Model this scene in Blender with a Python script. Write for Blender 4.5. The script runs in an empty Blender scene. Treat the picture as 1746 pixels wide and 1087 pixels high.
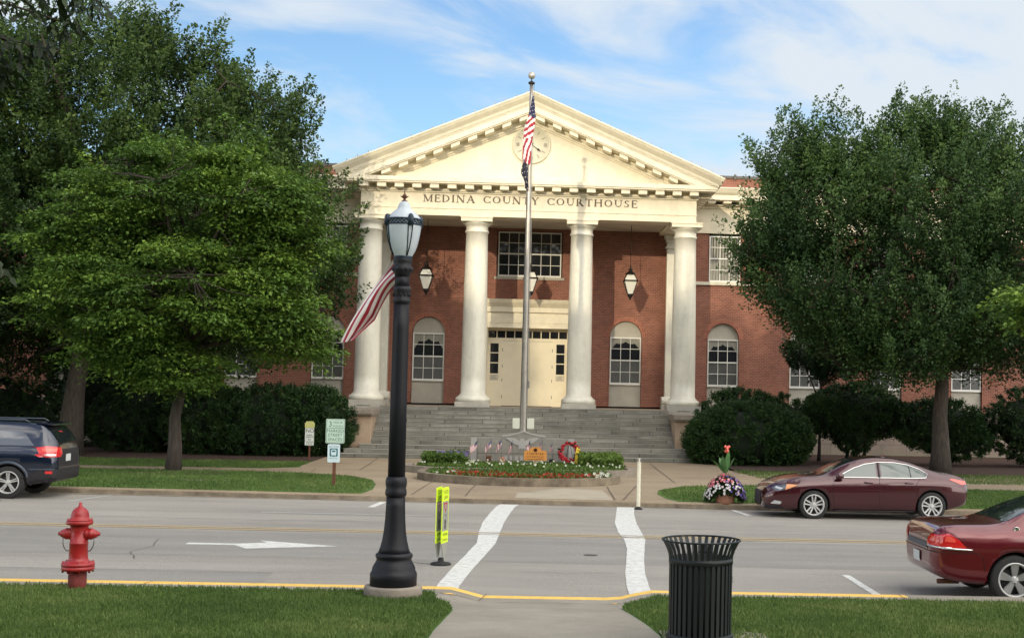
import bpy, bmesh, math, random
import numpy as np
from mathutils import Vector, Matrix
from mathutils.bvhtree import BVHTree
R = math.radians
random.seed(7)
sc = bpy.context.scene
COL = sc.collection
# ------------------------------------------------------------------ camera
CX = 0.4174
F_PX, XP, YAW, PITCH, ROLL, CZ = 2300.0, 1085.33, .073485, .054248, .019953, 2.73
fw = Vector((math.sin(YAW)*math.cos(PITCH), math.cos(YAW)*math.cos(PITCH), math.sin(PITCH)))
r0 = Vector((math.cos(YAW), -math.sin(YAW), 0)); u0 = r0.cross(fw)
rr = math.cos(ROLL)*r0 + math.sin(ROLL)*u0
uu = -math.sin(ROLL)*r0 + math.cos(ROLL)*u0
cd = bpy.data.cameras.new('camera'); cam = bpy.data.objects.new('camera', cd); COL.objects.link(cam)
cam.matrix_world = Matrix(((rr.x, uu.x, -fw.x, CX), (rr.y, uu.y, -fw.y, 0), (rr.z, uu.z, -fw.z, CZ), (0, 0, 0, 1)))
cd.sensor_fit = 'HORIZONTAL'; cd.sensor_width = 36.0; cd.lens = 36.0*F_PX/1746.0
cd.shift_x = -(XP-873.0)/1746.0; cd.shift_y = 0
cd.clip_start = .1; cd.clip_end = 5000
sc.camera = cam
# ------------------------------------------------------------------ light
SUN = Vector((-.27, -1.0, .194)).normalized()          # towards the sun
EL = math.asin(SUN.z)
sd = bpy.data.lights.new('sun', 'SUN'); sd.energy = 2.0; sd.angle = R(.53); sd.color = (1, .86, .62)
so = bpy.data.objects.new('sun', sd); COL.objects.link(so)
so.rotation_euler = (-SUN).to_track_quat('-Z', 'Y').to_euler(); so.location = (-20, -60, 60)
w = bpy.data.worlds.new('World'); sc.world = w; w.use_nodes = True
nt = w.node_tree; N = nt.nodes; Lk = nt.links
for n in list(N): N.remove(n)
def wn(t, **k):
    n = N.new(t)
    for a, b in k.items(): setattr(n, a, b)
    return n
sky = wn('ShaderNodeTexSky', sky_type='NISHITA'); sky.sun_disc = False
sky.sun_elevation = EL; sky.sun_rotation = math.pi + math.atan2(.27, 1.0)
sky.air_density = 1.0; sky.dust_density = .6; sky.ozone_density = 2.0
tc = wn('ShaderNodeTexCoord'); sep = wn('ShaderNodeSeparateXYZ'); Lk.new(tc.outputs['Generated'], sep.inputs[0])
def wm(op, a, b=None, c=None):
    n = wn('ShaderNodeMath', operation=op)
    for i, v in enumerate((a, b, c)):
        if v is None: continue
        if isinstance(v, (int, float)): n.inputs[i].default_value = v
        else: Lk.new(v, n.inputs[i])
    return n.outputs[0]
az = wm('ARCTAN2', sep.outputs[0], sep.outputs[1]); el = sep.outputs[2]
comb = wn('ShaderNodeCombineXYZ')
Lk.new(wm('MULTIPLY', az, 3.1), comb.inputs[0]); Lk.new(wm('ADD', wm('MULTIPLY', el, 11.0), wm('MULTIPLY', az, 1.6)), comb.inputs[1])
n1 = wn('ShaderNodeTexNoise'); n1.inputs['Scale'].default_value = 1.5; n1.inputs['Detail'].default_value = 7; n1.inputs['Roughness'].default_value = .56
n1.inputs['Distortion'].default_value = .5
Lk.new(comb.outputs[0], n1.inputs['Vector'])
n2 = wn('ShaderNodeTexNoise'); n2.inputs['Scale'].default_value = .55; n2.inputs['Detail'].default_value = 3
cb2 = wn('ShaderNodeVectorMath', operation='ADD'); Lk.new(comb.outputs[0], cb2.inputs[0]); cb2.inputs[1].default_value = (5.3, 2.2, 1.7)
Lk.new(cb2.outputs[0], n2.inputs['Vector'])
dens = wm('ADD', wm('MULTIPLY', n1.outputs[0], .8), wm('MULTIPLY', n2.outputs[0], .55))
bias = wm('MAXIMUM', wm('MULTIPLY', wm('SUBTRACT', .20, el), 1.15), .02)         # more cloud low down
dens = wm('ADD', dens, wm('ADD', bias, wm('MULTIPLY', wm('MINIMUM', wm('MAXIMUM', az, -.3), .4), .30)))
mr = wn('ShaderNodeMapRange', interpolation_type='SMOOTHSTEP'); Lk.new(dens, mr.inputs[0])
mr.inputs[1].default_value = .58; mr.inputs[2].default_value = .80
hs = wn('ShaderNodeHueSaturation'); Lk.new(sky.outputs[0], hs.inputs['Color']); hs.inputs['Saturation'].default_value = 1.16; hs.inputs['Hue'].default_value = .512; hs.inputs['Value'].default_value = 1.22
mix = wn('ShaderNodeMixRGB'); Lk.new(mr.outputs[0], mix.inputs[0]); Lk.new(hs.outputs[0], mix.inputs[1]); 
# clouds are brighter on the sun's side of the sky
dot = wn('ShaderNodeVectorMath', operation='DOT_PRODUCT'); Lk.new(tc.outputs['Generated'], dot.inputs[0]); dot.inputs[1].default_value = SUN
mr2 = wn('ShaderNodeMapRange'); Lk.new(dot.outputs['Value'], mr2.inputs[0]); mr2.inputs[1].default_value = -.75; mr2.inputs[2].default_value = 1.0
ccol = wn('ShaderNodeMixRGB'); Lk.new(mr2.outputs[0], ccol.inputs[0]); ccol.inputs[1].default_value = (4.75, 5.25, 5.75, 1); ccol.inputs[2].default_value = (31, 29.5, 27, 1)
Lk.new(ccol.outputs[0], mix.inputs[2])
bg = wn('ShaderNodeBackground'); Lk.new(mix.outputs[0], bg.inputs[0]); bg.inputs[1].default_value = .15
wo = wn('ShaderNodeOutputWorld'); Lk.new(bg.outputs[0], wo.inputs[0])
sc.view_settings.view_transform = 'Standard'; sc.view_settings.look = 'None'
sc.view_settings.exposure = 0.08; sc.view_settings.gamma = 1.0
# ------------------------------------------------------------------ materials
M = {}
def mat(name, col, rough=.6, metal=0.0, var=0.0, vscale=3.0, bump=0.0, bscale=30.0, col2=None, coat=0.0, spec=.5, stretch=None, emit=None, detail=4, speck=0, sscale=70):
    m = bpy.data.materials.new(name); m.use_nodes = True; t = m.node_tree; b = t.nodes['Principled BSDF']
    b.inputs['Base Color'].default_value = (*col, 1); b.inputs['Roughness'].default_value = rough
    b.inputs['Metallic'].default_value = metal; b.inputs['Coat Weight'].default_value = coat
    b.inputs['Coat Roughness'].default_value = .04; b.inputs['Specular IOR Level'].default_value = spec
    co = t.nodes.new('ShaderNodeTexCoord'); src = co.outputs['Object']
    if stretch:
        mp = t.nodes.new('ShaderNodeMapping'); mp.inputs['Scale'].default_value = stretch; t.links.new(src, mp.inputs[0]); src = mp.outputs[0]
    if var or col2:
        no = t.nodes.new('ShaderNodeTexNoise'); no.inputs['Scale'].default_value = vscale; no.inputs['Detail'].default_value = detail
        no.inputs['Roughness'].default_value = .65
        t.links.new(src, no.inputs['Vector'])
        cr = t.nodes.new('ShaderNodeValToRGB'); t.links.new(no.outputs[0], cr.inputs[0])
        a, c = (tuple(x*(1-var) for x in col), tuple(min(1, x*(1+var)) for x in col)) if col2 is None else (col, col2)
        cr.color_ramp.elements[0].position = .32; cr.color_ramp.elements[1].position = .68
        cr.color_ramp.elements[0].color = (*a, 1); cr.color_ramp.elements[1].color = (*c, 1)
        outc = cr.outputs[0]
        if speck:
            n3 = t.nodes.new('ShaderNodeTexNoise'); n3.inputs['Scale'].default_value = sscale; n3.inputs['Detail'].default_value = 3; t.links.new(co.outputs['Object'], n3.inputs['Vector'])
            m3 = t.nodes.new('ShaderNodeMapRange'); t.links.new(n3.outputs[0], m3.inputs[0]); m3.inputs[1].default_value = .3; m3.inputs[2].default_value = .7; m3.inputs[3].default_value = 1-speck; m3.inputs[4].default_value = 1+speck
            v3 = t.nodes.new('ShaderNodeVectorMath'); v3.operation = 'SCALE'; t.links.new(outc, v3.inputs[0]); t.links.new(m3.outputs[0], v3.inputs['Scale']); outc = v3.outputs[0]
        t.links.new(outc, b.inputs['Base Color'])
    if bump:
        nb = t.nodes.new('ShaderNodeTexNoise'); nb.inputs['Scale'].default_value = bscale; nb.inputs['Detail'].default_value = 5
        t.links.new(co.outputs['Object'], nb.inputs['Vector'])
        bp = t.nodes.new('ShaderNodeBump'); bp.inputs['Strength'].default_value = bump; bp.inputs['Distance'].default_value = .02
        t.links.new(nb.outputs[0], bp.inputs['Height']); t.links.new(bp.outputs[0], b.inputs['Normal'])
    if emit: b.inputs['Emission Color'].default_value = (*emit[0], 1); b.inputs['Emission Strength'].default_value = emit[1]
    M[name] = m; return m
def brick(name, c1, c2, mortar, sx, sy, off=.5, msize=.012, rough=.85, blot=.18, bump=.4, horizontal=False):
    m = bpy.data.materials.new(name); m.use_nodes = True; t = m.node_tree; b = t.nodes['Principled BSDF']; nn = t.nodes; ll = t.links
    co = nn.new('ShaderNodeTexCoord'); sp = nn.new('ShaderNodeSeparateXYZ'); ll.new(co.outputs['Object'], sp.inputs[0])
    cm = nn.new('ShaderNodeCombineXYZ')
    if horizontal: ll.new(sp.outputs[0], cm.inputs[0]); ll.new(sp.outputs[1], cm.inputs[1])
    else:
        ad = nn.new('ShaderNodeMath'); ll.new(sp.outputs[0], ad.inputs[0]); ll.new(sp.outputs[1], ad.inputs[1])
        ll.new(ad.outputs[0], cm.inputs[0]); ll.new(sp.outputs[2], cm.inputs[1])
    br = nn.new('ShaderNodeTexBrick'); ll.new(cm.outputs[0], br.inputs['Vector']); br.offset = off
    br.inputs['Scale'].default_value = 1; br.inputs['Brick Width'].default_value = sx; br.inputs['Row Height'].default_value = sy
    br.inputs['Mortar Size'].default_value = msize; br.inputs['Mortar Smooth'].default_value = .3; br.inputs['Bias'].default_value = 0
    br.inputs['Color1'].default_value = (*c1, 1); br.inputs['Color2'].default_value = (*c2, 1); br.inputs['Mortar'].default_value = (*mortar, 1)
    no = nn.new('ShaderNodeTexNoise'); no.inputs['Scale'].default_value = .9; no.inputs['Detail'].default_value = 6; no.inputs['Roughness'].default_value = .7
    ll.new(co.outputs['Object'], no.inputs['Vector'])
    mr = nn.new('ShaderNodeMapRange'); ll.new(no.outputs[0], mr.inputs[0]); mr.inputs[1].default_value = .3; mr.inputs[2].default_value = .7
    mr.inputs[3].default_value = 1-blot; mr.inputs[4].default_value = 1+blot
    vm = nn.new('ShaderNodeVectorMath'); vm.operation = 'SCALE'; ll.new(br.outputs[0], vm.inputs[0]); ll.new(mr.outputs[0], vm.inputs['Scale'])
    ll.new(vm.outputs[0], b.inputs['Base Color']); b.inputs['Roughness'].default_value = rough; b.inputs['Specular IOR Level'].default_value = .25
    bp = nn.new('ShaderNodeBump'); bp.inputs['Strength'].default_value = bump; bp.inputs['Distance'].default_value = .01; bp.invert = True
    ll.new(br.outputs['Fac'], bp.inputs['Height']); ll.new(bp.outputs[0], b.inputs['Normal'])
    M[name] = m; return m
brick('brick', (.205, .066, .042), (.29, .100, .062), (.25, .175, .14), .215, .078)
brick('brick_arch', (.26, .07, .045), (.36, .12, .07), (.30, .2, .15), .08, .22)
brick('granite', (.185, .178, .155), (.30, .29, .25), (.06, .055, .05), 1.55, .165, .41, .016, .85, .38, .6)
mat('tread_dark', (.205, .198, .172), .85, col2=(.30, .29, .25), vscale=2.4, bump=.3, bscale=25, stretch=(.5, 1, 1), speck=.15, sscale=20)
brick('base_stone', (.30, .24, .20), (.34, .28, .23), (.18, .14, .12), 1.2, .5, .5, .01, .85, .15)
mat('cream', (.72, .655, .50), .5, var=.09, vscale=2.0, stretch=(.7, 1, .5), speck=.04, sscale=5, bump=.08, bscale=8)
mat('cream_old', (.56, .52, .42), .7, var=.14, vscale=1.0, bump=.15, bscale=12)
mat('column_white', (.71, .685, .585), .42, var=.10, vscale=2.2, stretch=(1, 1, .22), speck=.04, sscale=6, bump=.05, bscale=6)
mat('panel_beige', (.40, .375, .315), .8, var=.10, vscale=1.6, bump=.2, bscale=20)
mat('door_cream', (.74, .67, .50), .5, var=.04, vscale=2)
mat('frame_white', (.72, .71, .66), .5)
mat('sandstone', (.33, .235, .16), .85, col2=(.43, .325, .235), vscale=1.4, bump=.3, bscale=14)
mat('cap_stone', (.25, .215, .175), .85, var=.2, vscale=3, bump=.3, bscale=20)
mat('plinth_stone', (.42, .40, .35), .85, var=.15, vscale=3, bump=.3, bscale=20)
mat('tread_stone', (.30, .29, .25), .8, var=.22, vscale=2.2, bump=.3, bscale=25, stretch=(.3, 1, 1))
mat('porch_floor', (.30, .24, .18), .85, var=.15, vscale=2, bump=.2)
mat('room', (.012, .012, .015), .8)
mat('glass', (.018, .02, .024), .03, spec=.6)
mat('glass_screen', (.085, .088, .085), .35, var=.15, vscale=2)
mat('curtain', (.26, .25, .21), .9, var=.25, vscale=6, stretch=(5, 1, .5))
mat('letter', (.09, .06, .03), .5)
mat('clock_face', (.60, .56, .43), .5, var=.04)
mat('dark_metal', (.02, .018, .016), .4, .6)
mat('lamp_black', (.008, .008, .012), .5, 0, spec=.35, bump=.1, bscale=40)
mat('lamp_band', (.015, .03, .05), .35, .3)
mat('lamp_glass', (.50, .55, .60), .25, var=.06, vscale=5)
mat('lantern_glass', (.75, .74, .66), .3)
mat('coping', (.09, .085, .08), .7)
mat('steel', (.36, .34, .31), .42, .75, var=.12, vscale=4)
mat('ball', (.42, .40, .38), .4, .4)
mat('flood', (.62, .64, .54), .5)
mat('red', (.36, .015, .035), .75); mat('white_cloth', (.78, .74, .72), .8); mat('navy', (.03, .035, .10), .8)
mat('navy_black', (.02, .02, .04), .8)
mat('asphalt', (.255, .240, .215), .9, col2=(.350, .325, .290), vscale=.55, bump=.5, bscale=120, stretch=(.30, 1.2, 1), spec=.25, detail=9, speck=.22, sscale=55)
mat('asphalt_patch', (.225, .215, .200), .9, col2=(.300, .285, .260), vscale=.8, bump=.5, bscale=120, stretch=(.25, 1.2, 1), spec=.25, detail=9, speck=.22, sscale=55)
mat('paint_white', (.60, .60, .57), .7, var=.2, vscale=9, bump=.2, bscale=80, speck=.1)
mat('paint_old', (.40, .40, .38), .8, var=.2, vscale=25)
mat('paint_yellow_old', (.40, .305, .165), .85, var=.2, vscale=18)
mat('kerb_yellow', (.80, .50, .10), .75, var=.15, vscale=10)
mat('concrete', (.24, .215, .175), .9, col2=(.33, .30, .25), vscale=1.1, bump=.3, bscale=60, spec=.3, detail=8, speck=.12)
mat('concrete_tan', (.25, .195, .135), .9, col2=(.345, .275, .19), vscale=.5, bump=.3, bscale=50, spec=.3, detail=9, speck=.14, sscale=25)
mat('concrete_new', (.38, .335, .255), .9, var=.08, vscale=2, bump=.2, bscale=50, spec=.3)
mat('kerb_dirty', (.12, .095, .07), .95, col2=(.27, .225, .16), vscale=2.5, bump=.5, bscale=30)
mat('joint', (.12, .09, .06), .95)
mat('crack', (.07, .065, .06), .95)
mat('lawn', (.05, .095, .022), .95, col2=(.11, .175, .045), vscale=2.2, bump=.9, bscale=45, spec=.15, detail=9)
mat('mulch', (.030, .014, .010), .95, col2=(.075, .036, .024), vscale=9, bump=.9, bscale=35)
mat('soil', (.03, .022, .015), .95, bump=.6)
mat('bark', (.028, .022, .018), .9, col2=(.075, .060, .048), vscale=5, bump=.9, bscale=18, stretch=(3, 3, .5))
mat('hydrant_red', (.34, .014, .016), .42, var=.15, vscale=7, bump=.15, bscale=25, coat=.2)
mat('hydrant_low', (.20, .035, .03), .8, var=.35, vscale=9, bump=.4, bscale=30)
mat('chain', (.28, .27, .27), .45, .8)
mat('can_black', (.007, .011, .012), .45, 0, spec=.4)
mat('liner', (.006, .006, .008), .7)
mat('lime', (.72, .95, .02), .5, emit=None)
mat('sign_white', (.70, .74, .70), .5, var=.04)
mat('sign_green', (.04, .12, .09), .5)
mat('sign_pale', (.52, .66, .55), .5, var=.05, vscale=8)
mat('sign_blue', (.62, .74, .78), .5)
mat('sign_teal', (.03, .15, .17), .5)
mat('sign_ink', (.03, .03, .03), .6)
mat('yellow_dull', (.55, .55, .20), .6)
mat('rust', (.13, .05, .025), .8, var=.3, vscale=15)
mat('rubber', (.014, .014, .015), .8, bump=.2)
mat('wood_orange', (.58, .25, .05), .6, var=.18, vscale=5, stretch=(1, 1, 8))
mat('wood_ink', (.16, .05, .015), .7)
mat('memorial_stone', (.235, .22, .19), .6, var=.16, vscale=5, bump=.15)
mat('memorial_light', (.36, .35, .33), .7, var=.1)
mat('terracotta', (.42, .19, .12), .85, col2=(.50, .26, .18), vscale=5)
mat('delineator', (.72, .68, .54), .5, var=.1, vscale=10)
mat('tl_paint', (.055, .007, .012), .22, .35, coat=1.0); mat('imp_paint', (.135, .009, .016), .22, .35, coat=1.0)
mat('suv_paint', (.006, .012, .032), .2, .25, coat=1.0)
mat('suv_flare', (.06, .075, .10), .4, .2)
mat('car_glass', (.10, .125, .115), .04, spec=.9); mat('car_glass_dark', (.012, .016, .018), .03, spec=1.0)
mat('suv_glass', (.11, .12, .14), .05, spec=.9)
mat('chrome', (.72, .72, .72), .12, .95); mat('alloy', (.52, .52, .51), .38, .35); mat('alloy_dark', (.03, .03, .03), .6)
mat('tyre', (.022, .022, .022), .85); mat('plastic_black', (.018, .016, .02), .6)
mat('tail_red', (.62, .02, .02), .15, coat=1); mat('tail_red2', (.80, .10, .07), .15, coat=1)
mat('lamp_clear', (.55, .56, .58), .12, .3, coat=1); mat('amber', (.75, .32, .12), .2, coat=1)
mat('plate', (.60, .63, .62), .4); mat('seam', (.02, .004, .006), .8); mat('headlamp_dark', (.10, .11, .13), .12, .3, coat=1)
mat('far_wall', (.26, .12, .08), .9, var=.2); mat('pot_leafgold', (.8, .55, .05), .5)
mat('wreath_red', (.45, .015, .03), .6); mat('petal_white', (.75, .75, .72), .7)
mat('paddle_face', (.30, .30, .26), .5)
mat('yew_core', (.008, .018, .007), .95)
mat('bulb', (.35, .34, .32), .4)
mat('roof_grey', (.30, .28, .23), .7)
def foliage_mat(name, ramp, trans=.28, rough=.5):
    m = bpy.data.materials.new(name); m.use_nodes = True; t = m.node_tree; b = t.nodes['Principled BSDF']
    at = t.nodes.new('ShaderNodeAttribute'); at.attribute_name = 'tint'
    cr = t.nodes.new('ShaderNodeValToRGB'); t.links.new(at.outputs['Fac'], cr.inputs[0])
    e = cr.color_ramp.elements
    e[0].position = ramp[0][0]; e[0].color = (*ramp[0][1], 1); e[1].position = ramp[-1][0]; e[1].color = (*ramp[-1][1], 1)
    for p, c in ramp[1:-1]:
        q = e.new(p); q.color = (*c, 1)
    t.links.new(cr.outputs[0], b.inputs['Base Color']); b.inputs['Roughness'].default_value = rough; b.inputs['Specular IOR Level'].default_value = .3
    tr = t.nodes.new('ShaderNodeBsdfTranslucent'); t.links.new(cr.outputs[0], tr.inputs[0])
    mx = t.nodes.new('ShaderNodeMixShader'); mx.inputs[0].default_value = trans
    out = t.nodes['Material Output']
    t.links.new(b.outputs[0], mx.inputs[1]); t.links.new(tr.outputs[0], mx.inputs[2]); t.links.new(mx.outputs[0], out.inputs[0])
    M[name] = m; return m
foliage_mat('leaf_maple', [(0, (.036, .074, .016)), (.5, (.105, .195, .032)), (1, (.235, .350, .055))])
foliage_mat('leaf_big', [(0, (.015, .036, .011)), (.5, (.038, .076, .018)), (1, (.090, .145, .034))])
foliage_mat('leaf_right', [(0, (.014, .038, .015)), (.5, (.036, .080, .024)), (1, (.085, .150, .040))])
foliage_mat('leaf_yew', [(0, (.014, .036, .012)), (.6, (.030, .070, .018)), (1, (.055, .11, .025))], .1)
foliage_mat('leaf_fore', [(0, (.010, .018, .008)), (1, (.032, .052, .016))], .12)
foliage_mat('leaf_bed', [(0, (.05, .10, .02)), (1, (.14, .22, .04))])
foliage_mat('blade', [(0, (.060, .110, .024)), (.6, (.115, .185, .042)), (1, (.24, .27, .09))], .2, .6)
foliage_mat('petal', [(0, (.50, .03, .03)), (.2, (.65, .10, .16)), (.4, (.75, .35, .40)), (.55, (.8, .78, .74)), (.72, (.80, .78, .76)), (.85, (.22, .12, .45)), (1, (.12, .08, .32))], .2)
foliage_mat('petal_red', [(0, (.20, .01, .01)), (.6, (.42, .03, .02)), (1, (.50, .12, .06))], .2)
foliage_mat('petal_bed', [(0, (.7, .72, .66)), (.7, (.7, .72, .5)), (1, (.18, .12, .35))], .2)
# ------------------------------------------------------------------ helpers
class MB:
    def __init__(s): s.v = []; s.f = []; s.m = []; s.s = []
    def add(s, vs, fs, mi=0, sm=False):
        o = len(s.v); s.v += [tuple(v) for v in vs]
        for f in fs: s.f.append([i+o for i in f]); s.m.append(mi); s.s.append(sm)
        return s
    def box(s, x0, x1, y0, y1, z0, z1, mi=0):
        v = [(x, y, z) for x in (x0, x1) for y in (y0, y1) for z in (z0, z1)]
        return s.add(v, [(0, 1, 3, 2), (4, 6, 7, 5), (0, 4, 5, 1), (2, 3, 7, 6), (0, 2, 6, 4), (1, 5, 7, 3)], mi)
    def prism_y(s, poly, y0, y1, mi=0, sm=False):      # poly of (x, z), extruded in y
        n = len(poly)
        v = [(x, y0, z) for x, z in poly] + [(x, y1, z) for x, z in poly]
        s.add(v, [list(range(n))[::-1], list(range(n, 2*n))], mi)
        o = len(s.v)-2*n
        for i in range(n):
            j = (i+1) % n; s.f.append([o+i, o+j, o+n+j, o+n+i][::-1]); s.m.append(mi); s.s.append(sm)
        return s
    def prism_z(s, poly, z0, z1, mi=0):
        n = len(poly)
        v = [(x, y, z0) for x, y in poly] + [(x, y, z1) for x, y in poly]
        s.add(v, [list(range(n))[::-1], list(range(n, 2*n))], mi)
        o = len(s.v)-2*n
        for i in range(n):
            j = (i+1) % n; s.f.append([o+i, o+j, o+n+j, o+n+i]); s.m.append(mi); s.s.append(False)
        return s
    def prism_x(s, poly, x0, x1, mi=0):                # poly of (y, z)
        n = len(poly)
        v = [(x0, y, z) for y, z in poly] + [(x1, y, z) for y, z in poly]
        s.add(v, [list(range(n)), list(range(n, 2*n))[::-1]], mi)
        o = len(s.v)-2*n
        for i in range(n):
            j = (i+1) % n; s.f.append([o+i, o+j, o+n+j, o+n+i][::-1]); s.m.append(mi); s.s.append(False)
        return s
    def lathe(s, prof, c=(0, 0, 0), n=24, mi=0, flute=0, phase=0, axis='z', sm=True, cap=True):
        o = len(s.v); k = len(prof)
        for r, z in prof:
            for i in range(n):
                a = 2*math.pi*(i+phase)/n
                q = r*(1-(flute if i % 2 else 0)); p = (q*math.cos(a), q*math.sin(a), z)
                if axis == 'x': p = (p[2], p[0], p[1])
                if axis == 'y': p = (p[0], -p[2], p[1])
                s.v.append((p[0]+c[0], p[1]+c[1], p[2]+c[2]))
        for j in range(k-1):
            for i in range(n):
                i2 = (i+1) % n
                s.f.append([o+j*n+i, o+j*n+i2, o+(j+1)*n+i2, o+(j+1)*n+i]); s.m.append(mi); s.s.append(sm)
        if cap and prof[0][0] > 1e-4: s.f.append([o+i for i in range(n)][::-1]); s.m.append(mi); s.s.append(False)
        if cap and prof[-1][0] > 1e-4: s.f.append([o+(k-1)*n+i for i in range(n)]); s.m.append(mi); s.s.append(False)
        return s
    def tube(s, pts, rad, n=8, mi=0, sm=True):
        pts = [Vector(p) for p in pts]; o = len(s.v); K = len(pts)
        if not isinstance(rad, (list, tuple)): rad = [rad]*K
        for i, p in enumerate(pts):
            d = (pts[min(i+1, K-1)]-pts[max(i-1, 0)]).normalized()
            a = d.cross(Vector((0, 0, 1)) if abs(d.z) < .9 else Vector((0, 1, 0))).normalized(); b = d.cross(a)
            for k in range(n):
                t = 2*math.pi*k/n; q = p + (a*math.cos(t)+b*math.sin(t))*rad[i]; s.v.append(tuple(q))
        for i in range(K-1):
            for k in range(n):
                k2 = (k+1) % n; s.f.append([o+i*n+k, o+i*n+k2, o+(i+1)*n+k2, o+(i+1)*n+k]); s.m.append(mi); s.s.append(sm)
        s.f.append([o+k for k in range(n)][::-1]); s.f.append([o+(K-1)*n+k for k in range(n)]); s.m += [mi, mi]; s.s += [False, False]
        return s
    def bar(s, a, b, w, d, up=(0, 1, 0), mi=0):
        a = Vector(a); b = Vector(b); t = (b-a).normalized(); u = Vector(up); sd_ = t.cross(u).normalized(); u = sd_.cross(t)
        v = [p+sd_*i*w/2+u*j*d/2 for p in (a, b) for i, j in ((-1, -1), (1, -1), (1, 1), (-1, 1))]
        return s.add(v, [(0, 1, 2, 3), (7, 6, 5, 4), (0, 4, 5, 1), (1, 5, 6, 2), (2, 6, 7, 3), (3, 7, 4, 0)], mi)
    def text(s, body, size, place, mi=0, align='CENTER', sx=1.0, depth=0.0):   # place(x, y) -> 3d point
        cu = bpy.data.curves.new('t', 'FONT'); cu.body = body; cu.size = size; cu.align_x = align; cu.resolution_u = 3
        ob = bpy.data.objects.new('t', cu); COL.objects.link(ob)
        me = bpy.data.meshes.new_from_object(ob.evaluated_get(bpy.context.evaluated_depsgraph_get()))
        s.add([place(v.co.x*sx, v.co.y) for v in me.vertices], [list(p.vertices) for p in me.polygons], mi)
        bpy.data.objects.remove(ob); bpy.data.curves.remove(cu); bpy.data.meshes.remove(me)
        return s
    def build(s, name, mats, parent=None, org=(0, 0, 0), loc=None, fix=False, bevel=0):
        me = bpy.data.meshes.new(name)
        me.from_pydata([(x-org[0], y-org[1], z-org[2]) for x, y, z in s.v], [], s.f)
        if isinstance(mats, str): mats = [mats]
        for q in mats: me.materials.append(M[q])
        me.polygons.foreach_set('material_index', s.m); me.polygons.foreach_set('use_smooth', s.s); me.update()
        if fix:
            bm = bmesh.new(); bm.from_mesh(me); bmesh.ops.recalc_face_normals(bm, faces=bm.faces); bm.to_mesh(me); bm.free()
        ob = bpy.data.objects.new(name, me); COL.objects.link(ob)
        if bevel:
            md = ob.modifiers.new('b', 'BEVEL'); md.width = bevel; md.segments = 2; md.limit_method = 'ANGLE'
        if parent: ob.parent = parent
        if loc: ob.location = loc
        return ob
def tag(o, label=None, cat=None, group=None, kind=None):
    if label: o['label'] = label
    if cat: o['category'] = cat
    if group: o['group'] = group
    if kind: o['kind'] = kind
    return o
def thing(name, loc, label, cat, group=None, rz=0):
    o = bpy.data.objects.new(name, None); COL.objects.link(o); o.location = loc; o.rotation_euler = (0, 0, rz); o.empty_display_size = .3
    return tag(o, label, cat, group)
def copy_tree(o, parent=None):
    c = o.copy(); COL.objects.link(c); c.parent = parent
    for ch in list(o.children): copy_tree(ch, c)
    return c
def clamp(a, b, c): return max(b, min(c, a))
# ------------------------------------------------------------------ terrain
def fade(y): return 1.0 if y < 34 else clamp((46-y)/12, 0, 1)
NK, NK0 = 17.93, 17.33                      # near kerb: road face, grass side
def fk(x): return 32.66-.025*clamp(x, -40, 40)        # far kerb face
def tilt(x, y): return -.009*clamp(x, -60, 60)*fade(y)
def gz(x, y):
    t = tilt(x, y)
    if y < NK: return t + .15 + clamp((17.0-y)*.045, 0, 1.0)
    if y < fk(x): return t
    return t + .13*clamp((48-y)/12, 0, 1)
def sheet(name, poly, m, dz, zf=gz, stepx=2.0, stepy=1.0, kind='structure', build=True):
    bm = bmesh.new(); vs = [bm.verts.new((x, y, 0)) for x, y in poly]; bm.faces.new(vs)
    bmesh.ops.triangulate(bm, faces=bm.faces[:])
    xs = [p[0] for p in poly]; ys = [p[1] for p in poly]
    def cut(lo, hi, st, ax):
        k = math.ceil(lo/st)*st
        while k < hi:
            if lo+1e-3 < k:
                co = Vector((k, 0, 0)) if ax == 0 else Vector((0, k, 0)); no = Vector((1, 0, 0)) if ax == 0 else Vector((0, 1, 0))
                bmesh.ops.bisect_plane(bm, geom=bm.verts[:]+bm.edges[:]+bm.faces[:], dist=1e-5, plane_co=co, plane_no=no)
            k += st
    cut(min(xs), max(xs), stepx, 0); cut(min(ys), max(ys), stepy, 1)
    bmesh.ops.recalc_face_normals(bm, faces=bm.faces)
    for v in bm.verts: v.co.z = zf(v.co.x, v.co.y)+dz
    for f in bm.faces:
        if f.normal.z < 0: f.normal_flip()
    me = bpy.data.meshes.new(name); bm.to_mesh(me); bm.free(); me.materials.append(M[m])
    ob = bpy.data.objects.new(name, me); COL.objects.link(ob)
    if kind: ob['kind'] = kind
    return ob
def zfar(x, y): return tilt(x, y)+.13*clamp((48-y)/12, 0, 1)
def znear(x, y): return tilt(x, y)+.15+clamp((17.0-y)*.045, 0, 1.0)
def zroad(x, y): return tilt(x, y)
# ground: one lawn/earth sheet on either side and the road between
sheet('ground', [(-400, 90), (-400, 1500), (400, 1500), (400, 90)], 'lawn', -.02, zfar, 100, 100)
sheet('lawn', [(-60, fk(-40)+.16), (60, fk(40)+.16), (60, 90), (-60, 90)], 'lawn', 0, zfar, 4, 1)
sheet('ground', [(-400, -300), (-60, -300), (-60, 90), (-400, 90)], 'lawn', -.02, zfar, 100, 50)
sheet('ground', [(60, -300), (400, -300), (400, 90), (60, 90)], 'lawn', -.02, zfar, 100, 50)
sheet('lawn', [(-60, -300), (60, -300), (60, -5), (-60, -5)], 'lawn', 0, znear, 10, 20)
sheet('road', [(-60, NK-.02), (60, NK-.02), (60, fk(40)+.1), (40, fk(40)+.1), (-40, fk(-40)+.1), (-60, fk(-40)+.1)], 'asphalt', 0, zroad, 4, 1)
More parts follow.
